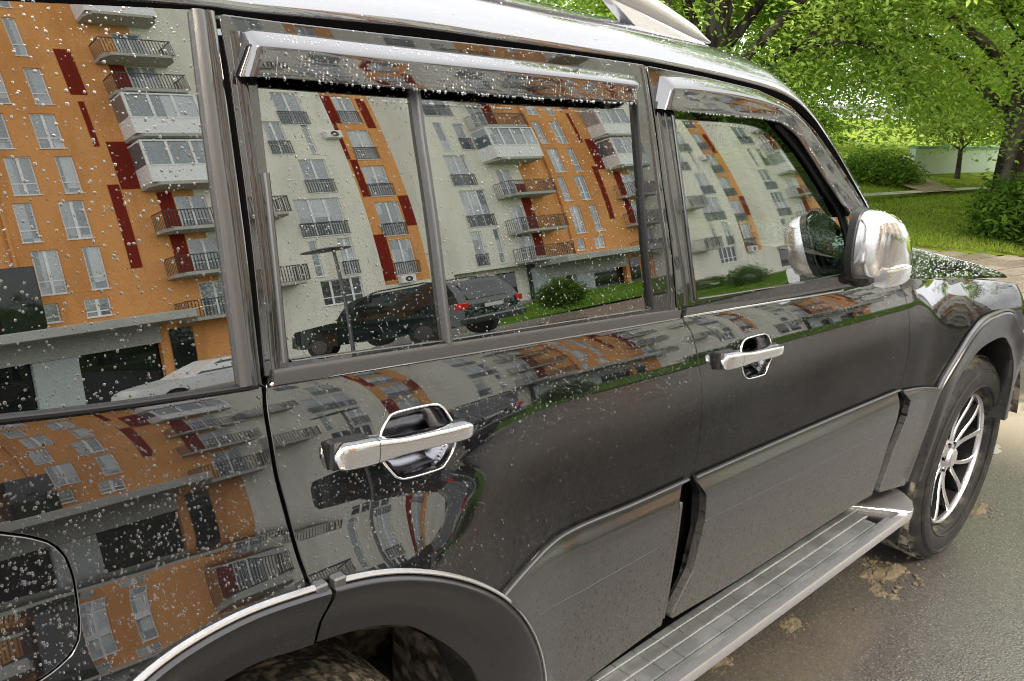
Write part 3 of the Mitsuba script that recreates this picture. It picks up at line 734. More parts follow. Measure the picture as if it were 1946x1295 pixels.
# roof rail
RAILP = [(-3.3, .635, 1.838), (-2.7, .635, 1.846), (-2.22, .633, 1.846), (-2.0, .632, 1.830), (-1.85, .63, 1.806), (-1.70, .628, 1.775), (-1.58, .626, 1.748), (-1.49, .624, 1.727)]
rp = curve([(x, -y, z) for x, y, z in RAILP], .02)
hgt = np.interp(rp[:, 0], [-3.3, -2.05, -1.8, -1.55, -1.49], [.020, .022, .030, .020, .004])
ang = np.linspace(0, 2 * math.pi, 20, endpoint=False)
RR = put(f'{CAR}__roof_rail', sweep(rp, np.stack([np.stack([h * np.cos(ang), .017 * np.sin(ang)], 1) for h in hgt])), 'silver', 50)
put(f'{CAR}__roof_rail__rail_foot', trimesh.convex.convex_hull(np.array([(-1.86, -.640, 1.79), (-1.86, -.616, 1.79), (-1.52, -.636, 1.732), (-1.52, -.616, 1.732), (-1.76, -.648, 1.732), (-1.76, -.610, 1.736), (-1.50, -.644, 1.71), (-1.50, -.610, 1.72)])), 'silver')

# ---- bonnet
def bonnet_z(x, y):
    edge = 1.058 - .105 * x - .055 * np.clip(x, 0, 9) ** 2
    t = np.clip(np.abs(y) / .865, 0, 1)
    return edge + .078 * (1 - t ** 2.6) * (1 - .30 * ramp(-.1, .7, x)) - .5 * np.clip(x - .50, 0, 9) ** 2


bx, by = np.meshgrid(np.linspace(-.80, .66, 60), np.linspace(-1, 1, 80), indexing='ij')
by = by * (.868 - 1.6 * np.clip(bx - .18, 0, 9) ** 2)
bz = bonnet_z(bx, by) - .010 * np.exp(-((np.abs(by) - .66) / .006) ** 2)
k = by.shape[1]
i, j = np.meshgrid(np.arange(59), np.arange(79), indexing='ij')
q = np.stack([i * k + j, (i + 1) * k + j, (i + 1) * k + j + 1, i * k + j + 1], -1).reshape(-1, 4)
bm = trimesh.Trimesh(np.stack([bx.ravel(), by.ravel(), bz.ravel()], 1), np.vstack([q[:, [0, 1, 2]], q[:, [0, 2, 3]]]), process=False)
put(f'{CAR}__bonnet', bm, 'bonnet_paint', True)
put(f'{CAR}__front_end', trimesh.convex.convex_hull(np.array([(.38, s * .76, z) for s in (-1, 1) for z in (.45, .93)] + [(.70, s * .42, z) for s in (-1, 1) for z in (.45, .90)])), 'clean_paint')

# ---- far side and cabin
put(f'{CAR}__far_side', box(-3.9, .3, .86, .90, .45, 1.235), 'clean_paint')
put(f'{CAR}__floor', box(-3.9, -.75, -.80, .86, .42, .47), 'cabin_lining')
for x0, x1 in ((-3.75, -2.80), (-2.66, -1.93), (-1.80, -1.15)):
    put(f'{CAR}__far_window', quad((x0, .885, 1.235), (x1, .885, 1.235), (x1 - .12 * (x1 > -1.2), .76, 1.66), (x0, .76, 1.66)), 'window_glass')
for x0, x1 in ((-3.92, -3.75), (-2.80, -2.66), (-1.93, -1.80)):
    put(f'{CAR}__far_pillar', quad((x0, .885, 1.235), (x1, .885, 1.235), (x1, .76, 1.66), (x0, .76, 1.66)), 'cabin_lining')
put(f'{CAR}__headliner', quad((-3.9, -.70, 1.685), (-1.45, -.70, 1.655), (-1.45, .70, 1.655), (-3.9, .70, 1.685)), 'cabin_lining')
put(f'{CAR}__tailgate', box(-3.95, -3.92, -.8, .85, .45, 1.66), 'clean_paint')
put(f'{CAR}__load_cover', cat(quad((-3.9, -.80, 1.19), (-3.9, .85, 1.19), (-2.3, .85, 1.0), (-2.3, -.80, 1.0))), 'cabin_lining')
put(f'{CAR}__dashboard', rbox(-.95, -.55, -.80, .85, .7, 1.14, .05), 'cabin_lining')


def seat(x, y, w):
    a = rbox(x, x + .50, y - w / 2, y + w / 2, .62, .78, .04)
    b = rbox(-.06, .10, -w / 2, w / 2, 0, .62, .045)
    b.apply_transform(trimesh.transformations.rotation_matrix(-.2, (0, 1, 0)))
    b.apply_translation((x, y, .72))
    h = rbox(-.05, .06, -.12, .12, .64, .82, .035)
    h.apply_transform(trimesh.transformations.rotation_matrix(-.2, (0, 1, 0)))
    h.apply_translation((x, y, .72))
    return a, b, h


for x, y, w in ((-1.75, -.38, .5), (-1.75, .38, .5), (-2.65, 0, 1.25)):
    S = name(f'{CAR}__seat')
    a, b, h = seat(x, y, w)
    scene[S] = mikit.ply(cat(a, b), 'cabin_lining', smooth=40)
    put(f'{S}__headrest', h, 'cabin_lining', 40)
wheel_t = np.linspace(0, 2 * math.pi, 40)
put(f'{CAR}__steering_wheel', tube([(-1.08 + .08 * math.sin(a), .38 + .19 * math.cos(a), .98 + .17 * math.sin(a)) for a in wheel_t], .014), 'black_rubber', True)

# ---- folded wing mirror
MI = f'{CAR}__wing_mirror'
MY = -.972
MO = np.array([(-1.2361, 1.2203), (-1.2555, 1.2575), (-1.2607, 1.3012), (-1.2573, 1.3436), (-1.2416, 1.3679), (-1.2107, 1.3758), (-1.1604, 1.3665), (-1.1053, 1.3352), (-1.0614, 1.2904), (-1.0383, 1.2513), (-1.0408, 1.2195), (-1.0624, 1.2031), (-1.1371, 1.2051), (-1.2223, 1.2137)])
mo = resample(curve(np.vstack([MO, MO[:1]]), .006), .006)[:-1]
c0 = mo.mean(0)
rows = []
for d, s in ((.052, .84), (.050, .94), (.042, .985), (.028, 1.0), (.012, .99), (-.008, .955), (-.022, .87), (-.032, .73), (-.039, .50), (-.042, .23)):
    rows.append(np.stack([c0[0] + (mo[:, 0] - c0[0]) * s, np.full(len(mo), MY + d), c0[1] + (mo[:, 1] - c0[1]) * s], 1))
V = np.stack(rows, 1)
n, kk = V.shape[:2]
i, j = np.meshgrid(np.arange(n), np.arange(kk - 1), indexing='ij')
i2 = (i + 1) % n
q = np.stack([i * kk + j, i2 * kk + j, i2 * kk + j + 1, i * kk + j + 1], -1).reshape(-1, 4)
cap_c = len(V.reshape(-1, 3))
f = np.vstack([q[:, [0, 1, 2]], q[:, [0, 2, 3]], np.stack([np.arange(n) * kk + kk - 1, (np.arange(n) + 1) % n * kk + kk - 1, np.full(n, cap_c)], 1)])
mirror = trimesh.Trimesh(np.vstack([V.reshape(-1, 3), [[c0[0], MY - .043, c0[1]]]]), f, process=False)
put(MI, mirror, 'chrome', True)
# black rim along the housing's open edge, the glass facing the window, lower cover, arm
rim = [(c0[0] + (q[0] - c0[0]) * 1.0 - .003, MY + .040, c0[1] + (q[1] - c0[1]) * 1.0) for q in mo]
put(f'{MI}__rim', sweep(rim + rim[:1], [(-.004, -.011), (-.004, .006), (.003, .006), (.003, -.011)], caps=False), 'black_rubber', 40)
gl = np.array([(c0[0] + (q[0] - c0[0]) * .95, MY + .0545, c0[1] + (q[1] - c0[1]) * .95) for q in mo])
gm = trimesh.Trimesh(np.vstack([gl, gl.mean(0)[None]]), [[a, (a + 1) % n, n] for a in range(n)], process=False)
scene['mirror_glass'] = two({'type': 'conductor', 'material': 'none', 'specular_reflectance': rgb(.30, .42, .38)})
put(f'{MI}__mirror_glass', gm, 'mirror_glass')
lowz = c0[1] - .058
put(f'{MI}__lower_cover', sweep([(c0[0] + dx, MY - .026 - .012 * (1 - (dx / .1) ** 2), lowz) for dx in np.linspace(-.070, .060, 20)], [(-.021, -.02), (-.021, .006), (-.012, .010), (.015, .012), (.021, .008), (.021, -.02)]), 'chrome', 40)
put(f'{MI}__mirror_arm', cat(rbox(c0[0] + .0, c0[0] + .075, MY + .035, -.865, c0[1] - .105, c0[1] - .035, .015)), 'black_rubber', 40)

# ---- wheels
def wheel(key, x, tyre_bsdf):
    Wk = name(key)
    R = .386
    prof = [(.248, .775), (.262, .792), (.275, .905), (.292, .918), (.325, .922), (.350, .914), (.368, .902), (.379, .884), (.384, .868)]
    tread = []
    for y0, y1 in ((.868, .838), (.829, .795), (.786, .752), (.743, .709), (.700, .672)):
        tread += [(R, y0), (R, y1), (R - .008, y1 - .001), (R - .008, y1 - .008)]
    prof += tread + [(.375, .655), (.33, .625), (.26, .66), (.248, .70)]
    m = lathe(prof, 120)
    m.vertices[:, 0] += 0
    # sidewall rings
    rings = cat(*[lathe([(r - .003, .9165 + h), (r, .9195 + h), (r + .003, .9165 + h)], 96) for r, h in ((.285, -.001), (.341, .0005), (.348, -.001))])
    # tread blocks: cuts across the shoulder ribs
    blocks = []
    for a in np.arange(96) * 2 * math.pi / 96:
        b = box(R - .003, R + .0035, -.0085, .0085, .842, .880)
        V = np.array(b.vertices)
        r, t, y = V[:, 0], V[:, 1], V[:, 2]
        y = np.where(r > R, y, y)
        blocks.append(trimesh.Trimesh(np.stack([r * np.cos(a) - t * np.sin(a), -y, r * np.sin(a) + t * np.cos(a)], 1), b.faces, process=False))
    t_ = cat(m, rings, *blocks)
    mv = T().translate([x, 0, .386])
    scene[f'{Wk}__tyre'] = mikit.ply(t_, tyre_bsdf, smooth=35, to_world=mv)
    r_ = lathe([(.236, .872), (.2355, .884), (.240, .892), (.245, .893), (.250, .886), (.250, .86)], 96)
    scene[f'{Wk}__rim'] = mikit.ply(r_, 'alloy', smooth=35, to_world=mv)
    scene[f'{Wk}__rim_well'] = mikit.ply(lathe([(.250, .70), (.240, .72), (.237, .874), (.2355, .873), (.228, .80), (.12, .765), (.001, .765)], 72), 'alloy_pocket', smooth=35, to_world=mv)
    hub = lathe([(.075, .80), (.072, .850), (.058, .862), (.040, .868), (.036, .878), (.030, .882), (.001, .883)], 48)
    scene[f'{Wk}__hub'] = mikit.ply(hub, 'alloy', smooth=30, to_world=mv)
    for s in range(6):
        a0 = s * math.pi / 3 + .38
        legs, webs = [], []
        for sg in (-1, 1):
            pts, pr, ps = [], [], []
            for t in np.linspace(0, 1, 14):
                r = .050 + (.237 - .050) * t
                a = a0 + sg * (.13 + .17 * t ** 1.5) + .12 * t
                y = .862 + .020 * ramp(.2, 1, t) - .004 * (1 - t)
                pts.append((r * math.cos(a), -y, r * math.sin(a)))
                w = .0115 - .003 * math.sin(math.pi * t)
                pr.append([(-w, -.002), (-w * .75, .0025), (w * .75, .0025), (w, -.002)])
                ps.append([(-w * 1.5, -.045), (-w * .95, -.0015), (w * .95, -.0015), (w * 1.5, -.045)])
            legs.append(sweep(pts, np.array(pr)))
            webs.append(sweep(pts, np.array(ps)))
        scene[f'{Wk}__spoke' + (f'_{s:03d}' if s else '')] = mikit.ply(cat(*legs), 'alloy', smooth=30, to_world=mv)
        scene[f'{Wk}__spoke' + (f'_{s:03d}' if s else '') + '__web'] = mikit.ply(cat(*webs), 'alloy_pocket', smooth=30, to_world=mv)
    nuts = []
    for s in range(6):
        a = s * math.pi / 3 + .9
        nuts.append(trimesh.creation.cylinder(.010, sections=6, segment=((.052 * math.cos(a), -.845, .052 * math.sin(a)), (.052 * math.cos(a), -.868, .052 * math.sin(a)))))
    for s, m in enumerate(nuts):
        scene[f'{Wk}__wheel_nut' + (f'_{s:03d}' if s else '')] = mikit.ply(m, 'dark_chrome', to_world=mv)
    return Wk


wheel(f'{CAR}__wheel', 0.0, 'tyre_rubber')
wheel(f'{CAR}__wheel', -2.78, 'rear_tyre_rubber')


def liner(x, r, a0, a1):
    a = np.radians(np.linspace(a0, a1, 60))
    rr = r + .006 * np.sin(a * 9)
    V = np.stack([np.stack([x + rr * np.cos(a), np.full(60, y), .39 + rr * np.sin(a)], 1) for y in (-.93, -.80, -.62, -.55)], 1)
    V = np.concatenate([V, np.stack([x + .05 * np.cos(a), np.full(60, -.54), .39 + .05 * np.sin(a)], 1)[:, None]], 1)
    i, j = np.meshgrid(np.arange(59), np.arange(4), indexing='ij')
    q = np.stack([i * 5 + j, (i + 1) * 5 + j, (i + 1) * 5 + j + 1, i * 5 + j + 1], -1).reshape(-1, 4)
    return trimesh.Trimesh(V.reshape(-1, 3), np.vstack([q[:, [0, 1, 2]], q[:, [0, 2, 3]]]), process=False)


put(f'{CAR}__wheel_arch_liner', liner(0, .50, 8, 200), 'wheel_liner', 40)
put(f'{CAR}__wheel_arch_liner', liner(-2.78, .505, -10, 190), 'wheel_liner', 40)
put(f'{CAR}__mud_flap', rbox(-2.36, -2.345, -.93, -.64, .28, .62, .004), 'wheel_liner')
put(f'{CAR}__mud_flap', rbox(-.545, -.53, -.925, -.66, .25, .52, .004), 'black_rubber')

# ------------------------------------------------------------------ ground
def ground_h(x, y):
    """The yard falls away towards the garages under the left part of the apartment house."""
    return -2.4 * ramp(-13, -26, y) * ramp(24, 12, x)


def wet(p):
    return smoothstep(.40, .66, fbm(p.x * 1.1 + 3, p.y * 1.1, 0.0, 3))


def sand(p):
    """Washed-out sand lying on the asphalt, next to the kerb and in front of the sill."""
    a = fbm(p.x * 2.2, p.y * 3.4, 2.0, 4)
    band = smoothstep(.95, .35, dr.abs(p.y + .55 - .10 * p.x)) * smoothstep(.9, 2.1, p.x)
    sill = smoothstep(.45, .10, dr.abs(p.y + 1.02)) * smoothstep(-.3, -.9, p.x)
    return dr.clip(smoothstep(.40, .62, a) * (band * 1.1 + sill * .55), 0, 1)


def asphalt_colour(p, n, uv):
    d, s, k = voronoi(p.x * 125, p.y * 125)
    stone = mix((.085, .077, .069), (.165, .153, .139), smoothstep(.55, 1.0, k) * smoothstep(.50, .25, d))
    stone = mix(stone, (.030, .029, .028), smoothstep(.58, .75, noise(p.x * 210, p.y * 210)) * .6)
    base = mix(stone, (.075, .070, .066), .45 * fbm(p.x * 3, p.y * 3, 5.0, 3))
    return mix(base, mix((.15, .122, .09), (.32, .265, .195), smoothstep(.4, 1.2, p.x)), sand(p) * .9)


def asphalt_bump(p, n, uv):
    d, s, k = voronoi(p.x * 125, p.y * 125)
    return (1 - d) * (.4 + .6 * k) + .35 * noise(p.x * 240, p.y * 240)


scene['asphalt_ground'] = two({'type': 'bumpmap', 'arbitrary': proc(asphalt_bump, eps=.0015), 'scale': .0016,
                               'nested': {'type': 'principled', 'base_color': proc(asphalt_colour),
                                          'roughness': proc(lambda p, n, uv: .29 - .14 * wet(p) + .22 * sand(p)), 'specular': .7}})
gx = np.concatenate([np.linspace(-90, -8, 30), np.linspace(-7, 40, 95), np.linspace(42, 160, 40)])
gy_ = np.concatenate([np.linspace(-90, -36, 18), np.linspace(-34, 6, 81), np.linspace(8, 120, 36)])
X, Y_ = np.meshgrid(gx, gy_, indexing='ij')
k = len(gy_)
i, j = np.meshgrid(np.arange(len(gx) - 1), np.arange(k - 1), indexing='ij')
q = np.stack([i * k + j, (i + 1) * k + j, (i + 1) * k + j + 1, i * k + j + 1], -1).reshape(-1, 4)
put('ground', trimesh.Trimesh(np.stack([X.ravel(), Y_.ravel(), ground_h(X, Y_).ravel()], 1), np.vstack([q[:, [0, 1, 2]], q[:, [0, 2, 3]]]), process=False), 'asphalt_ground', True)
say('ground', 'wet grey asphalt of the yard with washed out sand on it', kind='structure')


def sheet(key, poly, z, bsdf, label, step=None, relief=0.0, kind='structure'):
    if step:
        x0, y0, x1, y1 = poly.bounds
        g = shapely.box(*[a.ravel() for a in np.meshgrid(np.arange(x0, x1, step), np.arange(y0, y1, step))], *[a.ravel() + step for a in np.meshgrid(np.arange(x0, x1, step), np.arange(y0, y1, step))])
        ms = [trimesh.Trimesh(np.c_[v, np.zeros(len(v))], f, process=False) for c in shapely.intersection(g, poly) if not c.is_empty for v, f in triangulated(c)]
        m = cat(*ms)
    else:
        v, f = trimesh.creation.triangulate_polygon(poly, engine='earcut')
        m = trimesh.Trimesh(np.c_[v, np.zeros(len(v))], f, process=False)
    V = np.array(m.vertices)
    V[:, 2] = z + (relief * (meshkit.fbm(np.c_[V[:, :2] * .5, np.zeros(len(V))], 3, 2) - .3) * np.clip(shapely.distance(shapely.points(V[:, :2]), poly.exterior) / 1.5, 0, 1) if relief else 0) + ground_h(V[:, 0], V[:, 1])
    m = trimesh.Trimesh(V, m.faces, process=False)
    m.merge_vertices()
    put(key, m, bsdf, True)
    say(key, label, kind=kind)


# paving of concrete slabs between the yard and the lawn
LAWN_EDGE = [(5.2, 6.4), (6.6, 3.6), (7.26, 2.32), (7.43, 1.77), (7.78, 1.42), (8.04, 1.13), (9.2, .1), (11.5, -1.6), (16, -4.6)]
pave_poly = Polygon([(1.2, 6.5), (2.6, 1.6), (3.0, .05), (3.25, -.35), (4.6, -.9), (7.2, -1.7), (15.5, -5.2), (16, -4.6)] + [(x - .02, y - .01) for x, y in LAWN_EDGE[::-1][1:]])
scene['paving_joint'] = two({'type': 'diffuse', 'reflectance': tone((.075, .065, .05), .4, 8)})
sheet('pavement', pave_poly, .004, 'paving_joint', 'sandy joints and bed of the slab pavement beside the lawn')
tones = [(.32, .27, .235), (.38, .325, .285), (.26, .225, .20), (.35, .29, .25)]
for k, c in enumerate(tones):
    scene[f'slab_{k}'] = two({'type': 'blendbsdf', 'weight': proc(lambda p, n, uv: smoothstep(.42, .62, fbm(p.x * 1.4, p.y * 1.4, 7.0, 3)) * .75),
                              'a': {'type': 'principled', 'base_color': tone(c, .35, 9, k), 'roughness': .55, 'specular': .5},
                              'b': {'type': 'principled', 'base_color': rgb(c[0] * .72, c[1] * .72, c[2] * .72), 'roughness': .22, 'specular': .6}})
rng = np.random.default_rng(5)
slabs = []
SA, SB = .46, .23
th = math.radians(-9)
ca, sa = math.cos(th), math.sin(th)
inner = pave_poly.buffer(-.01)
shapely.prepare(inner)
for r in range(-40, 60):
    for c in range(-20, 40):
        u, v = (c + .5 * (r % 2)) * SA, r * SB
        x, y = 5 + ca * u - sa * v, 0 + sa * u + ca * v
        if inner.contains(shapely.Point(x, y)) and 2.5 < x < 13 and -3 < y < 3.5:
            slabs.append((math.hypot(x - CAM[0], y - CAM[1]), x, y))
az = lambda x, y: math.degrees(math.atan2(x - CAM[0], y - CAM[1]))
slabs = [s for s in slabs if 60 < az(s[1], s[2]) < 82]
slabs.sort()
far_ms = []
for k, (d, x, y) in enumerate(slabs):
    z = .010 + rng.normal() * .0025
    m = rbox(-SA / 2 + .010, SA / 2 - .010, -SB / 2 + .011, SB / 2 - .011, -.006, .008, .004)
    m.apply_transform(trimesh.transformations.rotation_matrix(th + rng.normal() * .006, (0, 0, 1)))
    m.apply_transform(trimesh.transformations.rotation_matrix(rng.normal() * .008, (1, 0, 0)))
    m.apply_translation((x, y, z))
    if k < 290:
        put('pavement__paving_slab', m, f'slab_{rng.integers(4)}')
    else:
        far_ms.append(m)
if far_ms:
    put('pavement__far_paving_slabs', cat(*far_ms), 'slab_1')
    say('pavement__far_paving_slabs', kind='stuff')

# lawn, path, kerb
scene['lawn_soil'] = two({'type': 'diffuse', 'reflectance': proc(lambda p, n, uv: mix(mix((.15, .23, .03), (.27, .35, .06), fbm(p.x * .9, p.y * .9, 1.0, 3)), (.09, .075, .035), .7 * smoothstep(.55, .72, fbm(p.x * 2.6, p.y * 2.6, 4.0, 3))))})
lawn = Polygon(LAWN_EDGE + [(60, -18), (120, 20), (90, 110), (-10, 110), (1, 30), (1.3, 12)])
sheet('lawn', lawn, .012, 'lawn_soil', 'mown green lawn under the trees', step=1.0, relief=.10)
scene['pale_concrete'] = two({'type': 'diffuse', 'reflectance': tone((.52, .50, .46), .3, 3)})
kerb = LineString([(7.5, 5.3), (11.9, 4.77), (13.64, 4.59), (15.45, 4.38), (19, 3.9)]).buffer(.13)
sheet('path', kerb, .115, 'pale_concrete', 'narrow pale concrete path crossing the lawn')
scene['dirt'] = two({'type': 'diffuse', 'reflectance': proc(lambda p, n, uv: mix((.26, .20, .14), (.40, .33, .25), fbm(p.x * 3, p.y * 3, 2.0, 3)))})
dirt = Polygon([(13.7, 4.5), (15.0, 4.35), (16.3, 5.2), (18.2, 6.4), (21, 6.9), (26, 9.5), (25.6, 10.1), (20.5, 7.6), (17.2, 6.7), (15.4, 5.9)])
sheet('path', dirt, .12, 'dirt', 'bare trodden earth path winding over the lawn', step=.8)

# grass blades
rng = np.random.default_rng(11)


def blades(n, sample, h, w, label, key, colours):
    P = sample(n)
    P = P[[lawn.contains(shapely.Point(*p)) for p in P]] if key == 'grass' else P
    n = len(P)
    a = rng.uniform(0, 2 * math.pi, n)
    hh = h * rng.uniform(.5, 1.25, n)
    lean = rng.normal(0, .45, (n, 2)) * hh[:, None]
    z = .010 + .1 * (meshkit.fbm(np.c_[P * .5, np.zeros(n)], 3, 2) - .3) if key == 'grass' else ground_h(P[:, 0], P[:, 1]) + .05
    d = np.stack([np.cos(a), np.sin(a)], 1) * w
    v = np.stack([np.c_[P - d, z], np.c_[P + d, z], np.c_[P + lean, z + hh]], 1).reshape(-1, 3)
    f = np.arange(3 * n).reshape(-1, 3)
    c = np.array(colours)[rng.integers(len(colours), size=n)] * rng.uniform(.8, 1.2, (n, 1))
    put(key, trimesh.Trimesh(v, f, process=False), 'leaf', color=np.repeat(c, 3, 0))
    say(key, label, 'grass', kind='stuff')


scene['leaf'] = {'type': 'principledthin', 'base_color': {'type': 'mesh_attribute', 'name': 'vertex_color'}, 'roughness': .45, 'diff_trans': .9, 'spec_trans': 0.0, 'eta': 1.4}


def near_lawn(n):
    r = 8.5 + 14 * rng.random(n) ** 1.6
    a = np.radians(rng.uniform(63, 80, n))
    return np.stack([CAM[0] + r * np.sin(a), CAM[1] + r * np.cos(a)], 1)


blades(70000, near_lawn, .055, .0065, 'short fresh green grass of the lawn beyond the pavement', 'grass', [(.27, .38, .045), (.34, .44, .06), (.19, .28, .035), (.38, .44, .12)])


# ------------------------------------------------------------------ trees and bushes
def leaves(centres, n_each, spread, size, colours, seed, droop=.3):
    """Leaf sprays: pointed leaves scattered about each centre, each leaf two folded triangles."""
    r = np.random.default_rng(seed)
    C = np.repeat(centres, n_each, 0)
    n = len(C)
    P = C + r.normal(0, 1, (n, 3)) * np.array(spread)
    d = r.normal(0, 1, (n, 3))
    d[:, 2] = d[:, 2] * .45 - droop
    d /= np.linalg.norm(d, axis=1, keepdims=True)
    nrm = r.normal(0, .55, (n, 3)) + [0, 0, 1.0]
    s = np.cross(d, nrm)
    s /= np.linalg.norm(s, axis=1, keepdims=True)
    L = size * r.uniform(.6, 1.3, n)[:, None]
    w = .21 * L
    fold = np.cross(s, d) * L * .06
    a, b, c_, e = P, P + d * L * .45 + s * w + fold, P + d * L, P + d * L * .45 - s * w + fold
    v = np.stack([a, b, c_, e], 1).reshape(-1, 3)
    i = np.arange(n)[:, None] * 4
    f = np.concatenate([i + [0, 1, 2], i + [0, 2, 3]], 0)
    ci = r.integers(len(colours), size=len(centres))
    col = np.repeat(np.array(colours)[ci], n_each, 0) * r.uniform(.75, 1.25, (n, 1))
    return trimesh.Trimesh(v, f, process=False), np.repeat(col, 4, 0)


def bark(p, n, uv):
    g = fbm(p.x * 9, p.y * 9, p.z * 2.2, 4)
    return mix((.035, .028, .022), (.13, .115, .10), smoothstep(.3, .7, g))


scene['bark'] = two({'type': 'bumpmap', 'arbitrary': proc(lambda p, n, uv: fbm(p.x * 22, p.y * 22, p.z * 5, 4)), 'scale': .04, 'nested': {'type': 'diffuse', 'reflectance': proc(bark)}})


def tree(key, base, h, r0, crown, seed, n_leaf, size, colours, label, levels=4, lean=(0, 0), fork=.45, n_main=7, group=None, spread=.22):
    """A tapered trunk that divides into limbs; crown = (radius across, radius down, height of its middle)."""
    key = name(key)
    r = np.random.default_rng(seed)
    segs, tips = [], []
    bx, by, bz = base

    def limb(p, d, length, rad, level):
        n = 6
        pts = [p]
        for _ in range(n):
            d = d + r.normal(0, .10, 3) + np.array([0, 0, .03 if level < 2 else -.035])
            d = d / np.linalg.norm(d)
            pts.append(pts[-1] + d * length / n)
        pts = np.array(pts)
        segs.append(tube(pts, np.linspace(rad, rad * .55, n + 1), 9 if level < 2 else 5))
        if level >= levels:
            tips.extend(pts[2:])
            return
        if level >= levels - 1:
            tips.extend(pts[3:])
        for _ in range(3 if level else n_main):
            at = pts[r.integers(2, n + 1)] if level else pts[-1] - d * length * fork * r.random()
            a = r.uniform(0, 2 * math.pi)
            tilt = r.uniform(.45, 1.05) if level else r.uniform(.35, 1.25)
            side = np.array([math.cos(a), math.sin(a), 0])
            nd = d * math.cos(tilt) + side * math.sin(tilt)
            limb(at, nd / np.linalg.norm(nd), length * r.uniform(.58, .82) * (crown[0] / (h * .62) if not level else 1), rad * (.5 if level else .42), level + 1)

    trunk_pts = [np.array([bx, by, bz - .1])]
    d = np.array([lean[0], lean[1], 1.0])
    for k in range(8):
        d = d + r.normal(0, .03, 3)
        trunk_pts.append(trunk_pts[-1] + d / np.linalg.norm(d) * h * .62 / 8)
    trunk_pts = np.array(trunk_pts)
    rad = r0 * np.array([1.5, 1.12, 1.0, .93, .86, .8, .74, .66, .55])
    scene[f'{key}__trunk'] = mikit.ply(tube(trunk_pts, rad, 16), 'bark', smooth=True)
    for k in range(n_main):
        at = trunk_pts[r.integers(3, 9)]
        a = 2 * math.pi * (k + r.random() * .7) / n_main
        tilt = r.uniform(.5, 1.3)
        nd = np.array([math.cos(a) * math.sin(tilt), math.sin(a) * math.sin(tilt), math.cos(tilt)])
        limb(at, nd, crown[0] * r.uniform(.45, .7), r0 * .42, 1)
    scene[f'{key}__branches'] = mikit.ply(cat(*segs), 'bark', smooth=True)
    t = np.array(tips)
    c = np.array([bx + lean[0] * h * .6, by + lean[1] * h * .6, crown[2]])
    # sprays on the twigs, and more of them through the outer part of the crown
    extra = r.normal(0, 1, (int(len(t) * .5), 3))
    extra /= np.linalg.norm(extra, axis=1, keepdims=True)
    extra = c + extra * np.array([crown[0], crown[0], crown[1]]) * r.uniform(.55, 1.0, (len(extra), 1)) ** .6
    keep = meshkit.fbm(extra * .55, 3, seed) > .47
    t = np.vstack([t, extra[keep]])
    t = t[(t[:, 2] > crown[2] - crown[1] * 1.05)]
    per = max(6, int(n_leaf / len(t)))
    m, col = leaves(t, per, (spread, spread, spread * .7), size, colours, seed + 1)
    scene[f'{key}__crown'] = mikit.ply(m, 'leaf', color=col)
    say(key, label, 'tree', group)
    return key


GREENS = [(.39, .57, .10), (.46, .63, .12), (.28, .46, .07), (.54, .69, .17), (.33, .51, .09)]
DEEP = [(.10, .19, .03), (.13, .23, .035), (.08, .15, .025)]
tree('tree', (9.9, 1.95, 0), 6.5, .20, (4.6, 3.4, 4.6), 21, 210000, .082, GREENS, 'nearest leafy tree with a dark trunk at the right edge and bright green drooping sprays', n_main=9)
tree('tree', (7.4, 5.3, 0), 6.8, .19, (4.4, 3.3, 4.5), 4, 200000, .08, GREENS, 'broad light green tree rising straight behind the car roof', n_main=9)
tree('tree', (13.5, 9.5, 0), 7.5, .22, (5.2, 3.6, 5.0), 8, 50000, .16, GREENS[:3] + DEEP[:1], 'tree behind the two near ones, its darker crown filling their gaps')
tree('tree', (2.2, 9.5, 0), 7, .2, (4.2, 3.6, 5.2), 15, 40000, .16, GREENS[:3], 'tree seen in pieces above the car roof beside the roof rail')
tree('tree', (19.0, 5.75, 0), 3.6, .055, (2.4, 1.5, 2.6), 31, 26000, .11, [(.34, .44, .09), (.28, .40, .07)], 'small pale green tree with a leaning dark trunk by the earth path', lean=(.25, .1), n_main=6)
tree('tree', (17.5, 3.2, 0), 6.5, .2, (4.2, 2.9, 3.6), 44, 60000, .13, GREENS, 'tree deeper in the lawn, seen between the trunk and the earth path')


def bush(key, x, y, z, rx, rz, seed, n, size, colours, label, group=None):
    key = name(key)
    r = np.random.default_rng(seed)
    c = r.normal(0, 1, (n // 14, 3))
    c /= np.linalg.norm(c, axis=1, keepdims=True)
    c = c * r.uniform(.35, 1, (len(c), 1)) ** .6 * [rx, rx, rz]
    c = c[c[:, 2] > -rz * .8] * (.8 + .5 * meshkit.fbm(c[c[:, 2] > -rz * .8] * 2 / rx, 2, seed)[:, None]) + [x, y, z + rz * .75]
    m, col = leaves(c, 14, (.09, .09, .08), size, colours, seed, .1)
    scene[f'{key}__foliage'] = mikit.ply(m, 'leaf', color=col)
    st = [tube(np.array([(x, y, z - .05), (x + r.normal() * rx * .3, y + r.normal() * rx * .3, z + rz * .6), (x + r.normal() * rx * .5, y + r.normal() * rx * .5, z + rz * 1.3)]), [.018, .012, .005], 5) for _ in range(7)]
    scene[f'{key}__stem'] = mikit.ply(cat(*st), 'bark')
    say(key, label, 'bush', group)


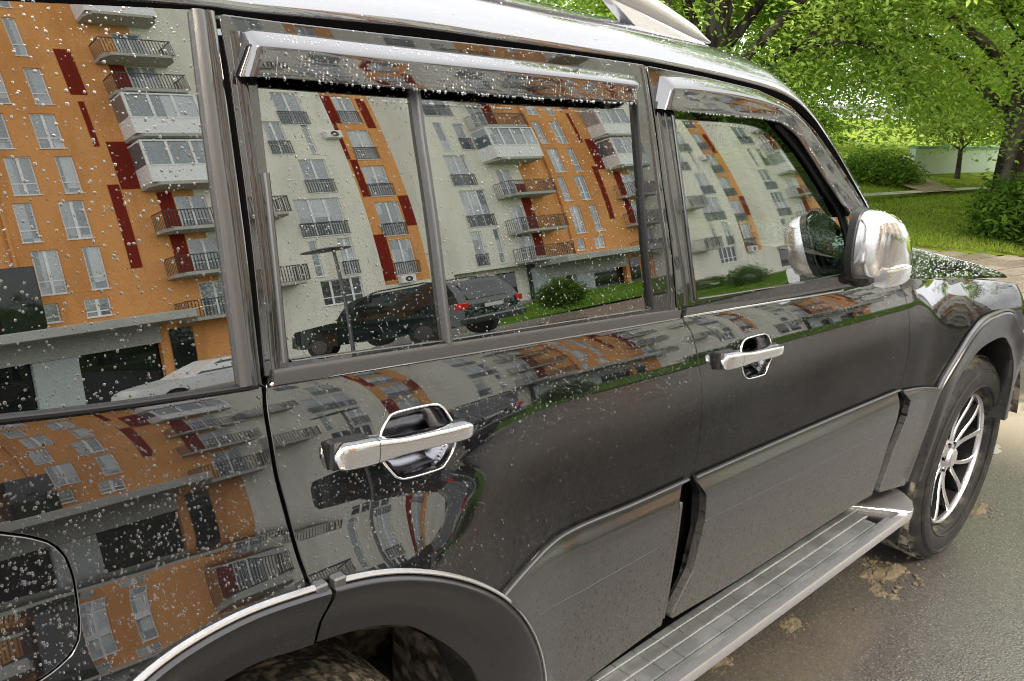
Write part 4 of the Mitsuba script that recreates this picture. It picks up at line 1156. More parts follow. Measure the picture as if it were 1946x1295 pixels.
bush('bush', 9.0, 1.45, 0, .60, .46, 3, 9000, .10, DEEP + [(.12, .22, .03)], 'dark green leafy bush growing against the foot of the nearest trunk')
bush('bush', 9.3, .85, 0, .5, .45, 5, 5000, .10, DEEP + [(.16, .27, .05)], 'low loose bush reaching out of the picture at the right edge')
bush('bush', 15.2, 6.0, 0, .85, .36, 9, 9000, .10, [(.16, .28, .05), (.22, .36, .06), (.12, .22, .04)], 'wide round bush on the lawn just beyond the windscreen pillar')
bush('bush', 24, 13, 0, 1.6, 1.0, 19, 8000, .16, DEEP + GREENS[:1], 'distant bush at the far end of the lawn')

# what closes the view: a belt of wood along the far side of the lawn
r = np.random.default_rng(91)
n = 2600
n = 3400
a = np.radians(r.uniform(15, 88, n))
d = r.normal(33, 1.8, n) + 5 * meshkit.noise(np.c_[a * 9, a * 0, a * 0], 8)
wood = np.stack([CAM[0] + d * np.sin(a), CAM[1] + d * np.cos(a), r.uniform(0, 1, n) ** .9 * (6.5 + 5 * meshkit.noise(np.c_[a * 16, a * 0, a * 0], 5))], 1)
m, col = leaves(wood, 26, (.7, .7, .6), .28, [(.16, .27, .05), (.22, .34, .06), (.30, .42, .08), (.12, .21, .04)], 92)
put('distant_wood', m, 'leaf', color=col)
say('distant_wood', 'belt of green wood closing the view at the far side of the lawn', 'trees', kind='stuff')
scene['pale_render'] = two({'type': 'diffuse', 'reflectance': tone((.56, .66, .58), .1, .6)})
scene['plinth_green'] = two({'type': 'diffuse', 'reflectance': rgb(.22, .36, .29)})
scene['far_glass'] = two({'type': 'plastic', 'int_ior': 1.7, 'diffuse_reflectance': rgb(.08, .09, .10)})
wl = 'garden_wall'
for k, (a, b) in enumerate((((18.9, 6.85), (22.3, 6.45)), ((22.3, 6.45), (26.0, 6.0)))):
    put(f'{wl}__panel', sweep([(a[0], a[1], 0), (b[0], b[1], 0)], [(-.08, 0), (-.08, .66), (.08, .66), (.08, 0)], out=(0, 0, 1)), 'pale_render')
    put(f'{wl}__coping', sweep([(a[0], a[1], .66), (b[0], b[1], .66)], [(-.12, 0), (-.12, .06), (.12, .06), (.12, 0)], out=(0, 0, 1)), 'plinth_green')
say(wl, 'low pale green wall beyond the earth path, between the far bushes', 'wall')

# ------------------------------------------------------------------ the apartment house across the yard (mirrored in the car)
AH = 'apartment_house'
say(AH, 'tall apartment house in grey, orange and dark red, mirrored in the car windows', 'building')
FY = -30.94
scene['grey_render'] = two({'type': 'diffuse', 'reflectance': proc(lambda p, n, uv: mix((.76, .73, .635), (.66, .635, .55), smoothstep(.45, .75, fbm(p.x * 1.1, p.z * .22, 3.0, 4))))})
scene['orange_render'] = two({'type': 'diffuse', 'reflectance': proc(lambda p, n, uv: mix((.72, .34, .125), (.62, .28, .10), smoothstep(.45, .75, fbm(p.x * 1.0, p.z * .22, 6.0, 4))))})
scene['red_render'] = two({'type': 'diffuse', 'reflectance': tone((.20, .028, .018), .15, .9)})
scene['white_frame'] = two({'type': 'diffuse', 'reflectance': rgb(.80, .80, .80)})
scene['facade_glass'] = two({'type': 'plastic', 'int_ior': 2.1, 'diffuse_reflectance': proc(lambda p, n, uv: mi.Color3f(.13, .16, .175) + .30 * dr.square(mikit.cell_rand(p.x * 1.3, p.z * .36, 1.0)) * 1.0)})
scene['dark_glass'] = two({'type': 'plastic', 'int_ior': 1.6, 'diffuse_reflectance': rgb(.015, .018, .018)})
scene['balcony_slab'] = two({'type': 'diffuse', 'reflectance': tone((.42, .42, .38), .12, 2)})
scene['iron'] = two({'type': 'roughplastic', 'alpha': .2, 'diffuse_reflectance': rgb(.03, .03, .03)})
scene['garage_grey'] = two({'type': 'diffuse', 'reflectance': tone((.46, .50, .48), .08, 1)})
HOLES = []


def window(x0, x1, z0, z1, y, kind=1, rail=False, glass_='facade_glass', n=None, arch=False):
    """A white window set in its opening: frame, mullions, transom; the pane is a part of it."""
    HOLES.append((x0, x1, z0, z1))
    yb = y - .10
    f = .055
    n = n or (1 if x1 - x0 < .75 else 2 if x1 - x0 < 1.6 else 3)
    ms = [box(x0, x0 + f, yb - .03, yb + .03, z0, z1), box(x1 - f, x1, yb - .03, yb + .03, z0, z1), box(x0 + f, x1 - f, yb - .03, yb + .03, z1 - f, z1), box(x0 + f, x1 - f, yb - .03, yb + .03, z0, z0 + f)]
    for k in range(1, n):
        xm = x0 + (x1 - x0) * k / n
        ms.append(box(xm - .05, xm + .05, yb - .028, yb + .032, z0 + f, z1 - f))
    zt = z0 + (z1 - z0) * (.30 if kind == 1 else .72)
    ms.append(box(x0 + f, x1 - f, yb - .027, yb + .031, zt - .035, zt + .035))
    ms.append(box(x0 - .04, x1 + .04, yb + .03, y + .05, z0 - .05, z0))
    w = put(f'{AH}__window', cat(*ms), 'white_frame')
    put(f'{w}__pane', quad((x0, yb, z0), (x1, yb, z0), (x1, yb, z1), (x0, yb, z1)), glass_)
    if rail:
        put(f'{w}__railing', railing(x0 - .06, x1 + .06, y + .07, z0 + .02, z0 + .95), 'iron')


def railing(x0, x1, y, z0, z1, side=0):
    ms = [box(x0, x1, y - .02, y + .02, z1 - .06, z1), box(x0, x1, y - .015, y + .015, z0, z0 + .03)]
    for x in np.arange(x0, x1 + .01, .125):
        ms.append(box(x - .014, x + .014, y - .012, y + .012, z0, z1))
    if side:
        for x in (x0, x1):
            ms += [box(x - .02, x + .02, y - side, y, z1 - .04, z1)] + [box(x - .010, x + .010, b - .01, b + .01, z0, z1) for b in np.arange(y - side, y, .14)]
    return cat(*ms)


def balcony(x0, x1, z, y, glazed=False, depth=1.25):
    """z: top of the slab."""
    yo = y + depth
    c = .5
    pl = Polygon([(x0, y), (x0, yo - c), (x0 + c * .5, yo), (x1 - c * .5, yo), (x1, yo - c), (x1, y)])
    m = trimesh.creation.extrude_polygon(pl, .20, engine='earcut')
    m.apply_translation((0, 0, z - .20))
    B_ = put(f'{AH}__balcony', m, 'balcony_slab')
    if glazed:
        ms = [box(x0 + .02, x1 - .02, yo - .08, yo - .03, z, z + 1.0), box(x0, x0 + .05, y, yo - .08, z, z + 1.0), box(x1 - .05, x1, y, yo - .08, z, z + 1.0), box(x0, x1, y, yo, z + 2.52, z + 2.62)]
        k = max(3, int(round((x1 - x0) / .8)))
        for q in range(k + 1):
            xm = x0 + .05 + (x1 - x0 - .1) * q / k
            ms.append(box(xm - .05, xm + .05, yo - .10, yo - .015, z + 1.0, z + 2.52))
        ms += [box(x0, x1, yo - .10, yo - .01, z + .98, z + 1.06), box(x0, x0 + .05, y, yo - .1, z + 1.0, z + 1.08)]
        g = put(f'{B_}__glazing', cat(*ms), 'white_frame')
        put(f'{B_}__pane', cat(quad((x0 + .05, yo - .06, z + 1), (x1 - .05, yo - .06, z + 1), (x1 - .05, yo - .06, z + 2.52), (x0 + .05, yo - .06, z + 2.52)),
                               quad((x0 + .02, y, z + 1), (x0 + .02, yo - .1, z + 1), (x0 + .02, yo - .1, z + 2.5), (x0 + .02, y, z + 2.5))), 'facade_glass')
    else:
        put(f'{B_}__railing', railing(x0 + .04, x1 - .04, yo - .05, z, z + 1.05, depth - .1), 'iron')


FL = [6.55, 9.42, 12.28, 15.14, 18.0]            # lintels of five repeating storeys


def module(o, nxt, detail=True):
    """One bay system of the facade, 29 m long, starting at the orange band."""
    y = FY
    yb = FY - .6
    bandw = [(1.15, 2.4, 3.62, 6.29), (1.0, 2.35, 6.64, 9.24), (1.0, 2.28, 9.73, 12.11), (1.0, 2.22, 12.62, 14.99), (1.0, 2.1, 15.57, 17.75), (1.0, 2.1, 18.4, 20.8), (1.0, 2.1, 21.4, 23.8)]
    for a, b, z0, z1 in bandw:
        window(o + a, o + b, z0, z1, yb, 1, detail, n=2)
    # first grey bay right of the band
    for a, b, z0, z1, n in ((5.5, 6.2, 3.39, 6.21, 1), (7.0, 7.4, 3.39, 6.26, 1), (5.6, 7.3, 6.57, 9.6, 3), (5.5, 6.9, 9.99, 12.58, 2), (5.75, 6.3, 13.0, 15.4, 1), (7.0, 7.7, 13.06, 15.32, 1), (5.6, 7.3, 16.0, 18.3, 2), (5.6, 7.3, 18.9, 21.2, 2), (5.6, 7.3, 22.0, 24.3, 2)):
        window(o + a, o + b, z0, z1, y, 1, detail and b - a > .6, n=n)
    # orange bay with pairs of windows
    for k, z1 in enumerate((4.6, 7.6, 10.35, 13.04, 15.67, 18.62, 22.0, 25.2)):
        h = (1.05, 2.5, 2.25, 2.25, 2.15, 2.35, 2.6, 2.5)[k]
        a, b = ((12.9, 13.75), (14.5, 15.1)) if k in (1, 3, 5) else ((12.75, 13.35), (14.15, 15.0))
        if k == 6:
            a, b = (12.6, 13.2), (14.45, 14.9)
        window(o + a[0], o + a[1], z1 - h, z1, y, 1)
        window(o + b[0], o + b[1], z1 - h, z1, y, 1)
    # grey bay before the next band
    w0, o = o, nxt - 29.05
    for k, z1 in enumerate((6.7, 9.65, 12.5, 15.35, 17.6, 20.6, 23.6)):
        if k == 1:
            window(o + 25.7, o + 27.9, 6.99, z1, y, 1, detail, n=3)
        elif k == 3:
            window(o + 25.6, o + 26.5, 12.93, z1, y, 1, detail, n=2)
            window(o + 27.4, o + 27.75, 12.93, z1, y, 1)
        elif k == 0:
            window(o + 25.8, o + 26.2, 4.2, z1, y, 1)
            window(o + 27.2, o + 27.9, 4.1, z1, y, 1, detail, n=2)
        else:
            window(o + 26.6, o + 27.9, z1 - 2.45, z1, y, 1, detail, n=2)
    window(o + 25.9, o + 27.9, 2.14, 3.88, y, 1, False, 'dark_glass', n=4)
    o = w0
    for k, (z, g) in enumerate(((3.3, False), (5.75, False), (8.85, False), (11.9, True), (14.75, False), (17.6, True), (20.6, False))):
        balcony(o + 7.9, o + 11.2, z, y, g)
        window(o + 8.5, o + 9.5, z + .05, z + 2.3, y, 1)
    for k, (z, g) in enumerate(((2.6, False), (5.35, False), (8.1, False), (10.9, True), (13.95, True), (16.9, False), (19.3, False), (22.2, True))):
        balcony(o + 17.1, o + 19.9, z, y, g)
        window(o + 18.2, o + 19.4, z + .05, z + 2.2, y, 1)
    for k, z in enumerate((4.0, 8.6)):
        balcony(nxt - 6.2, nxt - 4.2, z, y, False)


MODULES = (-34.1, -7.75, 18.65, 47.7, 76.7)
for o, nxt in zip(MODULES, list(MODULES[1:]) + [105.75]):
    module(o, nxt, -10 < o < 60)


def wall(x0, x1, z0, z1, y, bsdf, t=.25):
    pl = shapely.box(x0, z0, x1, z1)
    hs = [shapely.box(a, c, b, d) for a, b, c, d in HOLES if a < x1 and b > x0]
    pl = pl.difference(shapely.union_all(hs)) if hs else pl
    ms = []
    for g in getattr(pl, 'geoms', [pl]):
        m = trimesh.creation.extrude_polygon(g, t, engine='earcut')
        V = np.array(m.vertices)
        ms.append(trimesh.Trimesh(np.stack([V[:, 0], y - t + V[:, 2], V[:, 1]], 1), m.faces[:, ::-1], process=False))
    return put(f'{AH}__wall', cat(*ms), bsdf)


ZT = 26.4
ends = list(MODULES) + [105.0]
for o, nxt in zip(MODULES, ends[1:]):
    L = nxt - o
    wall(o, o + 3.0, 3.0, ZT, FY - .6, 'orange_render')
    # slanting return from the recessed band to the grey bay
    put(f'{AH}__return_wall', cat(quad((o + 3.0, FY - .6, 0), (o + 3.0 + .9, FY, 0), (o + 3.9, FY, ZT), (o + 3.0, FY - .6, ZT)), quad((o, FY, 0), (o, FY - .6, 0), (o, FY - .6, ZT), (o, FY, ZT))), 'grey_render')
    wall(o + 3.9, o + 10.2, 3.0, ZT, FY, 'grey_render')
    wall(o + 10.2, o + 16.4, 3.2, ZT, FY, 'orange_render')
    wall(o + 16.4, o + 19.0, 2.6, ZT, FY - .02, 'orange_render')
    wall(o + 19.0, nxt, 2.0, ZT, FY, 'grey_render')
    # dark red fields
    red = [(0.02, .92, 15.54, 17.75, -.6), (.02, .9, 18.0, 21, -.6), (.32, .62, 12.67, 15.53, -.6), (.55, .92, 9.73, 12.6, -.6), (2.3, 2.75, 15.16, 17.6, -.6), (2.42, 2.98, 7.29, 9.65, -.6), (.02, 1.05, 3.3, 6.81, -.6),
           (9.55, 10.18, 3.6, 9.9, 0), (9.55, 10.18, 15.2, 20, 0), (15.8, 16.38, 16.95, 20.0, 0), (15.95, 16.15, 13.6, 16.5, 0), (16.42, 17.3, 10.9, 13.9, -.02), (15.95, 16.35, 6.1, 11.2, 0), (17.6, 18.15, 5.5, 10.6, -.02), (17.6, 18.15, 16.9, 19.2, -.02)]
    for a, b, z0, z1, dy in red:
        put(f'{AH}__red_field', box(o + a, o + b, FY + dy + .004, FY + dy + .03, z0, z1), 'red_render')
    # air conditioners
    for a, z, dy in ((L - .75, 14.0, 0), (1.1, 2.95, -.6)):
        ac = put(f'{AH}__air_conditioner', rbox(o + a, o + a + .8, FY + dy + .05, FY + dy + .38, z, z + .55, .02), 'white_frame')
        put(f'{ac}__fan_grille', trimesh.creation.annulus(.08, .2, .02, transform=trimesh.transformations.translation_matrix((o + a + .4, FY + dy + .39, z + .27)) @ trimesh.transformations.rotation_matrix(math.pi / 2, (1, 0, 0))), 'iron')
    # ground floor: canopy, columns, shop glass, garages
    put(f'{AH}__canopy', rbox(o + 9.2, o + 16.9, FY, FY + 2.4, 2.62, 3.12, .03), 'balcony_slab')
    put(f'{AH}__downpipe', cat(box(o + 12.3, o + 12.4, FY + .02, FY + .12, 3.2, ZT)), 'orange_render')
    put(f'{AH}__pillar', box(o + 9.2, o + 10.3, FY - .3, FY - .01, -3, 2.6), 'garage_grey')
    put(f'{AH}__pillar', box(o + 12.2, o + 13.6, FY - .3, FY - .01, -3, 2.6), 'garage_grey')
    put(f'{AH}__ground_wall', box(o, o + 9.2, FY - .9, FY - .61, -3, 3.0), 'grey_render')
    put(f'{AH}__ground_wall', box(o + 19, nxt, FY - .3, FY - .01, -3, 2.0), 'grey_render')
    put(f'{AH}__ground_wall', box(o + 16.4, o + 19, FY - .3, FY - .03, -3, 2.6), 'orange_render')
    put(f'{AH}__door', box(o + 16.75, o + 17.6, FY - .02, FY + .02, -1.6, 2.2), 'dark_glass')
    put(f'{AH}__garage_door', box(o + 10.3, o + 12.2, FY - .5, FY - .4, -3, 2.7), 'dark_glass')
    put(f'{AH}__garage_door', box(o + 13.6, o + 16.4, FY - .5, FY - .4, -3, 2.7), 'dark_glass')
    put(f'{AH}__sign_band', box(o + 10.2, o + 16.4, FY + .0, FY + .12, 1.5, 2.62), 'balcony_slab')
    for a in (3.4, 5.2, 7.0):
        put(f'{AH}__shop_window', box(o + a, o + a + 1.3, FY - .62, FY - .57, .5, 2.6), 'dark_glass')
    if o == MODULES[1]:
        put(f'{AH}__porch', rbox(o + 11.3, o + 12.6, FY, FY + 1.1, 3.2, 6.6, .03), 'dark_glass')
put(f'{AH}__roof', box(-34.3, 105.2, FY - 12, FY - .26, ZT - .05, ZT + .4), 'balcony_slab')
put(f'{AH}__parapet', box(-34.3, 105.2, FY - .24, FY + .15, ZT + .002, ZT + .5), 'grey_render')
put(f'{AH}__core', box(-34.2, 105, FY - 12, FY - 1.2, -3, ZT - .06), 'garage_grey')

# lawn in front of the house
scene['yard_grass'] = two({'type': 'diffuse', 'reflectance': proc(lambda p, n, uv: mix((.05, .10, .015), (.13, .22, .035), fbm(p.x * 1.2, p.y * 1.2, 0.0, 4)))})
sheet('lawn', Polygon([(11.5, -13.5), (60, -12.0), (60, -27.5), (25, -27.5), (16, -24)]), .06, 'yard_grass', 'strip of lawn in front of the apartment house, mirrored in the car', step=2.0)


def yard(n):
    x = rng.uniform(12, 45, n)
    return np.stack([x, rng.uniform(-26, -13.5, n)], 1)


blades(16000, yard, .14, .02, 'rough grass in front of the apartment house', 'yard_grass_blades', [(.10, .19, .02), (.17, .28, .04)])
bush('bush', 15.2, -17.4, 0, .75, .75, 51, 4000, .14, DEEP, 'round dark bush at the corner of the house lawn, mirrored beside the parked car')
bush('bush', 27, -18.5, 0, .8, .8, 52, 4000, .14, DEEP, 'round dark bush on the house lawn, mirrored in the front door window')
bush('bush', 33, -24.5, 0, 1.2, .6, 53, 4000, .14, DEEP, 'low hedge-like bush close to the apartment house')

# street lamp
LP = 'street_lamp'
put(f'{LP}__pole', tube([(4.9, -12.7, 0), (4.9, -12.7, 1.5), (4.9, -12.7, 3.15)], [.038, .034, .03], 12), 'satin_trim', True)
put(f'{LP}__lamp_head', trimesh.creation.revolve([(0, .02), (.22, -.01), (.42, -.05), (.44, -.07), (.22, -.085), (.0, -.09)], sections=32, transform=trimesh.transformations.translation_matrix((4.75, -12.7, 3.25))), 'iron')
say(LP, 'slender street lamp with a flat round head, mirrored in the rear door window', 'street lamp')


# ---- cars parked in the yard
def parked(key, at, heading, prof, width, bsdf, wheels, label, wr=.34, roof_in=.20, rims='dark_chrome'):
    rim_ = rims
    """A car from its side outline: prof = lower body, cab = glass line; x forwards from the rear bumper."""
    k = name(key)
    body_, cab, panes = prof
    M = trimesh.transformations.translation_matrix(at) @ trimesh.transformations.rotation_matrix(heading, (0, 0, 1))

    def loft(line, w, inset):
        p = Polygon(line)
        m = trimesh.creation.extrude_polygon(p, 1.0, engine='earcut')
        m = m.subdivide_to_size(.18)
        V = np.array(m.vertices)
        s = V[:, 2] * 2 - 1
        zz = V[:, 1]
        z0, z1 = min(q[1] for q in line), max(q[1] for q in line)
        half = w / 2 - inset * ((zz - z0) / (z1 - z0)) ** 1.3
        lx = [q[0] for q in line]
        nose = .10 * (np.clip(np.abs(V[:, 0] - np.mean(lx)) / ((max(lx) - min(lx)) / 2) - .75, 0, 1) / .25) ** 2
        return trimesh.Trimesh(np.stack([V[:, 0], s * (half - nose), zz], 1), m.faces, process=True)

    def add(sub, m, b, sm=False):
        m = m.copy()
        m.apply_transform(M)
        return put(f'{k}__{sub}', m, b, sm)

    add('body', loft(body_, width, .04), bsdf, 35)
    add('cab', loft(cab, width - .06, roof_in), bsdf, 35)
    for line in panes:
        x = [q[0] for q in line]
        for s in (-1, 1):
            z0, z1 = min(q[1] for q in cab), max(q[1] for q in cab)
            V = [(a, s * ((width - .06) / 2 - roof_in * ((z - z0) / (z1 - z0)) ** 1.3 + .006), z) for a, z in line]
            v, f = trimesh.creation.triangulate_polygon(Polygon(line), engine='earcut')
            add('side_window', trimesh.Trimesh([(a, s * ((width - .06) / 2 - roof_in * (max(z - z0, 0) / (z1 - z0)) ** 1.3 + .006), z) for a, z in v], f, process=False), 'dark_glass')
    for x in wheels:
        for s in (-1, 1):
            c = trimesh.creation.cylinder(wr, sections=28, segment=((x, s * (width / 2 - .22), wr), (x, s * (width / 2 - .005), wr)))
            w = add('wheel', c, 'black_rubber', 40)
            c = trimesh.creation.cylinder(wr * .62, sections=20, segment=((x, s * (width / 2 - .1), wr), (x, s * (width / 2 + .006), wr)))
            c.apply_transform(M)
            put(f'{w}__rim', c, rim_, 40)
    return k, add, M


scene['dark_green_paint'] = two({'type': 'plastic', 'int_ior': 1.7, 'diffuse_reflectance': rgb(.006, .014, .013)})
scene['white_paint'] = two({'type': 'plastic', 'int_ior': 1.5, 'diffuse_reflectance': rgb(.58, .58, .57)})
scene['grey_paint'] = two({'type': 'plastic', 'int_ior': 1.5, 'diffuse_reflectance': rgb(.30, .31, .32)})
scene['tail_lamp_red'] = two({'type': 'plastic', 'diffuse_reflectance': rgb(.55, .02, .02)})
scene['plate_white'] = two({'type': 'diffuse', 'reflectance': rgb(.62, .62, .6)})
SUV = ([(0, .45), (.0, .62), (.03, 1.0), (.10, 1.12), (3.45, 1.10), (4.55, .98), (4.72, .80), (4.76, .45), (4.25, .36), (.5, .36)],
       [(.08, 1.08), (.18, 1.35), (.42, 1.74), (.75, 1.80), (2.4, 1.80), (2.85, 1.70), (3.55, 1.08)],
       [[(.45, 1.16), (.55, 1.45), (.72, 1.66), (1.35, 1.68), (1.35, 1.16)], [(1.42, 1.16), (1.42, 1.68), (2.25, 1.68), (2.25, 1.16)], [(2.32, 1.16), (2.32, 1.68), (2.55, 1.66), (3.25, 1.16)]])
hd = math.radians(-101)
k, add, M = parked(CAR, (7.3, -11.6, 0.0), hd, SUV, 1.88, 'dark_green_paint', (.95, 3.75), '', .37, .17)
say(k, 'dark off-road car with red tail lamps, mirrored in the rear door window', 'car')
rear = trimesh.Trimesh([(.115, -.62, 1.16), (.115, .62, 1.16), (.365, .56, 1.64), (.365, -.56, 1.64)], [[0, 1, 2], [0, 2, 3]], process=False)
rear.apply_translation((-.03, 0, 0))
add('rear_window', rear, 'dark_glass')
for s in (-1, 1):
    add('tail_lamp', rbox(-.02, .20, s * .74 - .17 * (s < 0) * 0 - .0 if s > 0 else -.91, .91 if s > 0 else -.74, .90, 1.08, .02), 'tail_lamp_red')
add('number_plate', box(-.02, .01, -.27, .27, .86, .97), 'plate_white')
add('bumper', rbox(-.10, .25, -.90, .90, .42, .64, .05), 'dark_green_paint')
for s in (-1, 1):
    add('roof_rail', tube([(.8, s * .66, 1.82), (1.0, s * .66, 1.87), (2.2, s * .66, 1.87), (2.4, s * .66, 1.82)], .022, 8), 'iron')
SEDAN = ([(0, .40), (.02, .80), (.10, .92), (1.0, .95), (3.2, .93), (4.1, .78), (4.32, .62), (4.35, .35), (3.9, .22), (.4, .22)],
         [(.55, .92), (1.15, 1.36), (1.5, 1.42), (2.35, 1.41), (3.25, .92)],
         [[(.95, .98), (1.28, 1.30), (1.85, 1.33), (1.85, .98)], [(1.92, .98), (1.92, 1.33), (2.35, 1.32), (2.95, .98)]])
k, add, M = parked('sedan', (7.6, -19.6, -.95), math.pi, SEDAN, 1.72, 'white_paint', (.85, 3.45), '', .31)
say(k, 'white sedan parked before the garages, mirrored at the foot of the rear quarter window', 'car')
k, add, M = parked('sedan', (-3.5, -20.6, -1.1), math.pi, SEDAN, 1.72, 'grey_paint', (.85, 3.45), '', .31)
say(k, 'grey sedan parked before the garages, mirrored in the rear wing', 'car')

# ------------------------------------------------------------------ rain and mud
scene['water'] = {'type': 'dielectric', 'int_ior': 1.34}
scene['water_film'] = two({'type': 'plastic', 'int_ior': 3.2, 'diffuse_reflectance': rgb(.10, .10, .105)})
rng = np.random.default_rng(77)
SPH = []


def dome(kind):
    """A bead of water: a flattened half ball, flat underneath."""
    n, k = 10, 4
    V = [(0, 0, 1.0)]
    for a in range(1, k + 1):
        t = a / k * math.pi / 2
        for b in range(n):
            f = b * 2 * math.pi / n
            V.append((math.sin(t) * math.cos(f), math.sin(t) * math.sin(f), math.cos(t)))
    V.append((0, 0, -.05))
    F = [[0, 1 + b, 1 + (b + 1) % n] for b in range(n)]
    for a in range(k - 1):
        for b in range(n):
            p, q = 1 + a * n + b, 1 + a * n + (b + 1) % n
            F += [[p, p + n, q + n], [p, q + n, q]]
    e = len(V) - 1
    F += [[e, 1 + (k - 1) * n + (b + 1) % n, 1 + (k - 1) * n + b] for b in range(n)]
    return np.array(V), np.array(F)


DV, DF = dome(0)
drops_v, drops_f, at_ = [], [], 0


def beads(P, N, radius, flat=.68, stretch=1.15):
    """Beads at the points P with the surface normals N."""
    global at_
    n = len(P)
    upv = np.array([0, 0, 1.0])
    v = upv - (N @ upv)[:, None] * N
    v /= np.linalg.norm(v, axis=1, keepdims=True) + 1e-9
    u = np.cross(N, v)
    r = radius[:, None, None]
    st = stretch * rng.uniform(.85, 1.25, n)[:, None, None]
    wob = 1 + .14 * rng.normal(size=(n, 1, 1))
    V = P[:, None] + r * (DV[None, :, :1] * wob * u[:, None] + DV[None, :, 1:2] * st * v[:, None] + DV[None, :, 2:] * flat * N[:, None])
    drops_v.append(V.reshape(-1, 3))
    drops_f.append((DF[None] + (np.arange(n) * len(DV))[:, None, None]).reshape(-1, 3) + at_)
    at_ += n * len(DV)


def sizes(n, small, big, power=3.0):
    return small + (big - small) * rng.random(n) ** power


def sprinkle(poly, surf, n, small, big, density=None, power=3.0, **kw):
    x0, z0, x1, z1 = poly.bounds
    q = np.stack([rng.uniform(x0, x1, n * 3), rng.uniform(z0, z1, n * 3)], 1)
    keep = shapely.contains_xy(poly, q[:, 0], q[:, 1])
    if density is not None:
        keep &= rng.random(len(q)) < density(q[:, 0], q[:, 1])
    q = q[keep][:n]
    beads(on_skin(surf, q), skin_normals(surf, q), sizes(len(q), small, big, power), **kw)


vis1 = Polygon([q for q in W1 if q[0] > -3.2] + [(-3.2, 1.29), (-3.2, 1.66)]).convex_hull
sprinkle(vis1, G(0), 2200, .0005, .0018, power=2.0)
sprinkle(Polygon(W2).buffer(0), G(1), 3200, .0005, .0016, power=2.0)
sprinkle(Polygon(W3).buffer(0), G(2), 600, .0005, .0012)
quarter_v = quarter.intersection(shapely.box(-3.2, .9, 0, 1.3))
sprinkle(quarter_v, body, 3600, .0005, .0017, power=2.0)
sprinkle(fuel.intersection(shapely.box(-3.2, .9, 0, 1.3)), off(body, .0008), 560, .0005, .0017, power=2.0)
sprinkle(side['rear'].difference(cup_r.buffer(.004)), body, 5600, .0005, .0017, lambda x, z: np.clip(ramp(1.02, 1.16, z) + ramp(-2.35, -2.62, x) * ramp(.85, 1.0, z) + .08, 0, 1))
sprinkle(front_poly.difference(cup_f.buffer(.004)).intersection(shapely.box(-1.79, .9, -.82, 1.3)), body, 2400, .0005, .0016, lambda x, z: np.clip(ramp(1.05, 1.14, z), .05, 1))
sprinkle(Polygon(F2).buffer(0).difference(Polygon(H2).buffer(0)), G(1, .006), 1500, .0005, .0018)
sprinkle(Polygon(F3).buffer(0).difference(Polygon(H3).buffer(0)), G(2, .006), 1200, .0005, .0014)


def defl_beads(k, a, b, n):
    i = rng.integers(4, len(a) - 4, n)
    t = rng.uniform(.05, 1, n)
    q = (1 - t[:, None]) * a[i] + t[:, None] * b[i]
    d = np.interp(t, (0, .03, .16, .33, 1), (.009, .0125, .022, .0295, .034)) + .0025
    P = np.stack([q[:, 0], -(glass(k, q[:, 0], q[:, 1]) + d), q[:, 1]], 1)
    N = np.stack([0 * t, -np.ones(n), np.where(t < .33, .5, .15)], 1)
    beads(P, N / np.linalg.norm(N, axis=1, keepdims=True), sizes(n, .0006, .0017))
    # the row hanging from the lower edge
    m = int(len(a) * .8)
    s = np.sort(rng.uniform(2, len(b) - 3, m))
    j = s.astype(int)
    q = b[j] + (b[j + 1] - b[j]) * (s - j)[:, None]
    P = np.stack([q[:, 0], -(glass(k, q[:, 0], q[:, 1]) + .0375), q[:, 1] - .0012], 1)
    beads(P, np.tile([0, -1.0, 0], (m, 1)), sizes(m, .0010, .0022, 1.5), flat=.9)


defl_beads(1, dr_top, dr_low, 1500)
defl_beads(2, df_top, df_low, 600)
# roof side and bonnet
tri_n = roofm.face_normals
w = roofm.area_faces * ((roofm.triangles_center[:, 0] > -3.4) & (roofm.triangles_center[:, 1] < -.5) & (np.abs(tri_n[:, 1]) + np.abs(tri_n[:, 2]) > .2))
fi = rng.choice(len(w), 1500, p=w / w.sum())
bc = rng.dirichlet((1, 1, 1), 1500)
P = (roofm.triangles[fi] * bc[:, :, None]).sum(1)
N = tri_n[fi] * np.where(tri_n[fi][:, 2:] < 0, -1, 1)
beads(P, N, sizes(1500, .0006, .0020))
n = 3800
x = rng.uniform(-.75, .62, n)
y = rng.uniform(-.85, -.15, n) * (1 - 1.8 * np.clip(x - .18, 0, 9) ** 2)
e = .004
N = np.stack([-(bonnet_z(x + e, y) - bonnet_z(x - e, y)) / (2 * e), -(bonnet_z(x, y + e) - bonnet_z(x, y - e)) / (2 * e), np.ones(n)], 1)
beads(np.stack([x, y, bonnet_z(x, y)], 1), N / np.linalg.norm(N, axis=1, keepdims=True), sizes(n, .0008, .0028, 2))
# on the mirror housing
nm = mirror.face_normals
cen = mirror.triangles_center
w = mirror.area_faces * ((cen[:, 2] > c0[1] + .02) & (cen[:, 1] < MY + .03))
fi = rng.choice(len(w), 420, p=w / w.sum())
N = nm[fi] * np.where((nm[fi] * (cen[fi] - [c0[0], MY + .03, c0[1]])).sum(1, keepdims=True) < 0, -1, 1)
beads(cen[fi] + rng.normal(0, .004, (420, 3)) * 0, N, sizes(420, .0006, .0018))
put('raindrops', trimesh.Trimesh(np.vstack(drops_v), np.vstack(drops_f), process=False), 'water', True)
say('raindrops', 'beads of rain water on the windows, paint, roof and bonnet of the black car', 'raindrop', kind='stuff')


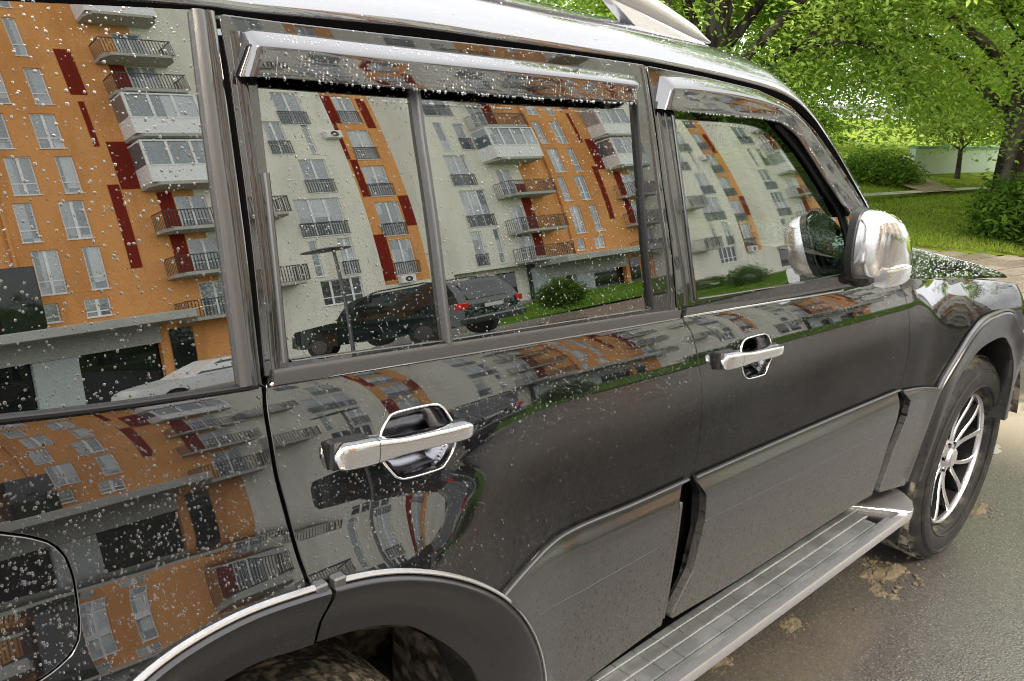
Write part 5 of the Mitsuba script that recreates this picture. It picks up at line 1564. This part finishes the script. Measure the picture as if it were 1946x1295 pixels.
def clod(key, x, y, r, h, seed, label):
    """A trampled, crumbling lump of sandy mud: a ragged low heap with loose crumbs round it."""
    g = np.random.default_rng(seed)
    n = 90
    u, v = np.meshgrid(np.linspace(-1.6, 1.6, n), np.linspace(-1.6, 1.6, n), indexing='ij')
    q = np.stack([u * 2.1 + seed * 7, v * 2.1, 0 * u], -1)
    H = meshkit.fbm(q, 5, seed) * 1.9 - .45 - .72 * np.hypot(u, v) + .35 * (meshkit.noise(q * 9, seed) - .5)
    H = np.clip(H, -.25, 1) * h
    i, j = np.meshgrid(np.arange(n - 1), np.arange(n - 1), indexing='ij')
    f = np.stack([i * n + j, (i + 1) * n + j, (i + 1) * n + j + 1, i * n + j + 1], -1).reshape(-1, 4)
    ms = [trimesh.Trimesh(np.stack([(x + r * u).ravel(), (y + r * .7 * v).ravel(), H.ravel()], 1), np.vstack([f[:, [0, 1, 2]], f[:, [0, 2, 3]]]), process=False)]
    for _ in range(60):
        s = r * g.uniform(.015, .07)
        c = trimesh.creation.icosphere(subdivisions=1, radius=s)
        W = np.array(c.vertices) * [1.2, 1, .7] * g.uniform(.6, 1.3, (len(c.vertices), 1))
        a, rr = g.uniform(0, 2 * math.pi), r * abs(g.normal(.6, .5))
        ms.append(trimesh.Trimesh(W + [x + rr * math.cos(a), y + rr * .8 * math.sin(a), s * .3], c.faces, process=False))
    put(key, cat(*ms), 'mud', True)
    say(key, label, 'mud')


MUD = [(-0.3098, -0.8408), (0.5105, -0.8703), (-0.8593, -0.7504), (-1.2110, -0.7119), (-0.9263, -0.6756)]
clod('clod_of_mud', *MUD[0], .14, .03, 1, 'largest crumbled clod of sandy mud on the asphalt in front of the wheel')
clod('clod_of_mud', *MUD[1], .09, .022, 2, 'small clod of mud on the asphalt right of the front tyre')
clod('clod_of_mud', *MUD[2], .06, .02, 3, 'clod of mud under the outer edge of the running board')
clod('clod_of_mud', *MUD[3], .05, .018, 4, 'clod of mud nearest the camera below the running board')
SP = [(1.2865, -0.6868)]
scene['puddle_water'] = two({'type': 'plastic', 'int_ior': 1.8, 'diffuse_reflectance': rgb(.30, .28, .25)})
for k, (dx, dy, r) in enumerate(((0, 0, .045), (.06, .015, .03), (-.05, .035, .022), (.02, .07, .016))):
    a = np.linspace(0, 2 * math.pi, 40, endpoint=False)
    rr = r * (1 + .5 * (meshkit.noise(np.stack([np.cos(a) * 2 + 9 * k, np.sin(a) * 2, a * 0], 1), 3) - .4))
    pl = Polygon(np.stack([SP[0][0] + dx + rr * np.cos(a), SP[0][1] + dy + rr * .7 * np.sin(a)], 1))
    m = trimesh.creation.extrude_polygon(pl, .004, engine='earcut')
    m.apply_translation((0, 0, .0015))
    say(put('puddle', m, 'puddle_water'), ('largest bright splash of water on the asphalt right of the front wheel', 'second bright splash of water touching the largest one',
                                           'small splash of water on the car side of the largest one', 'tiniest splash of water behind the largest one')[k], 'puddle')
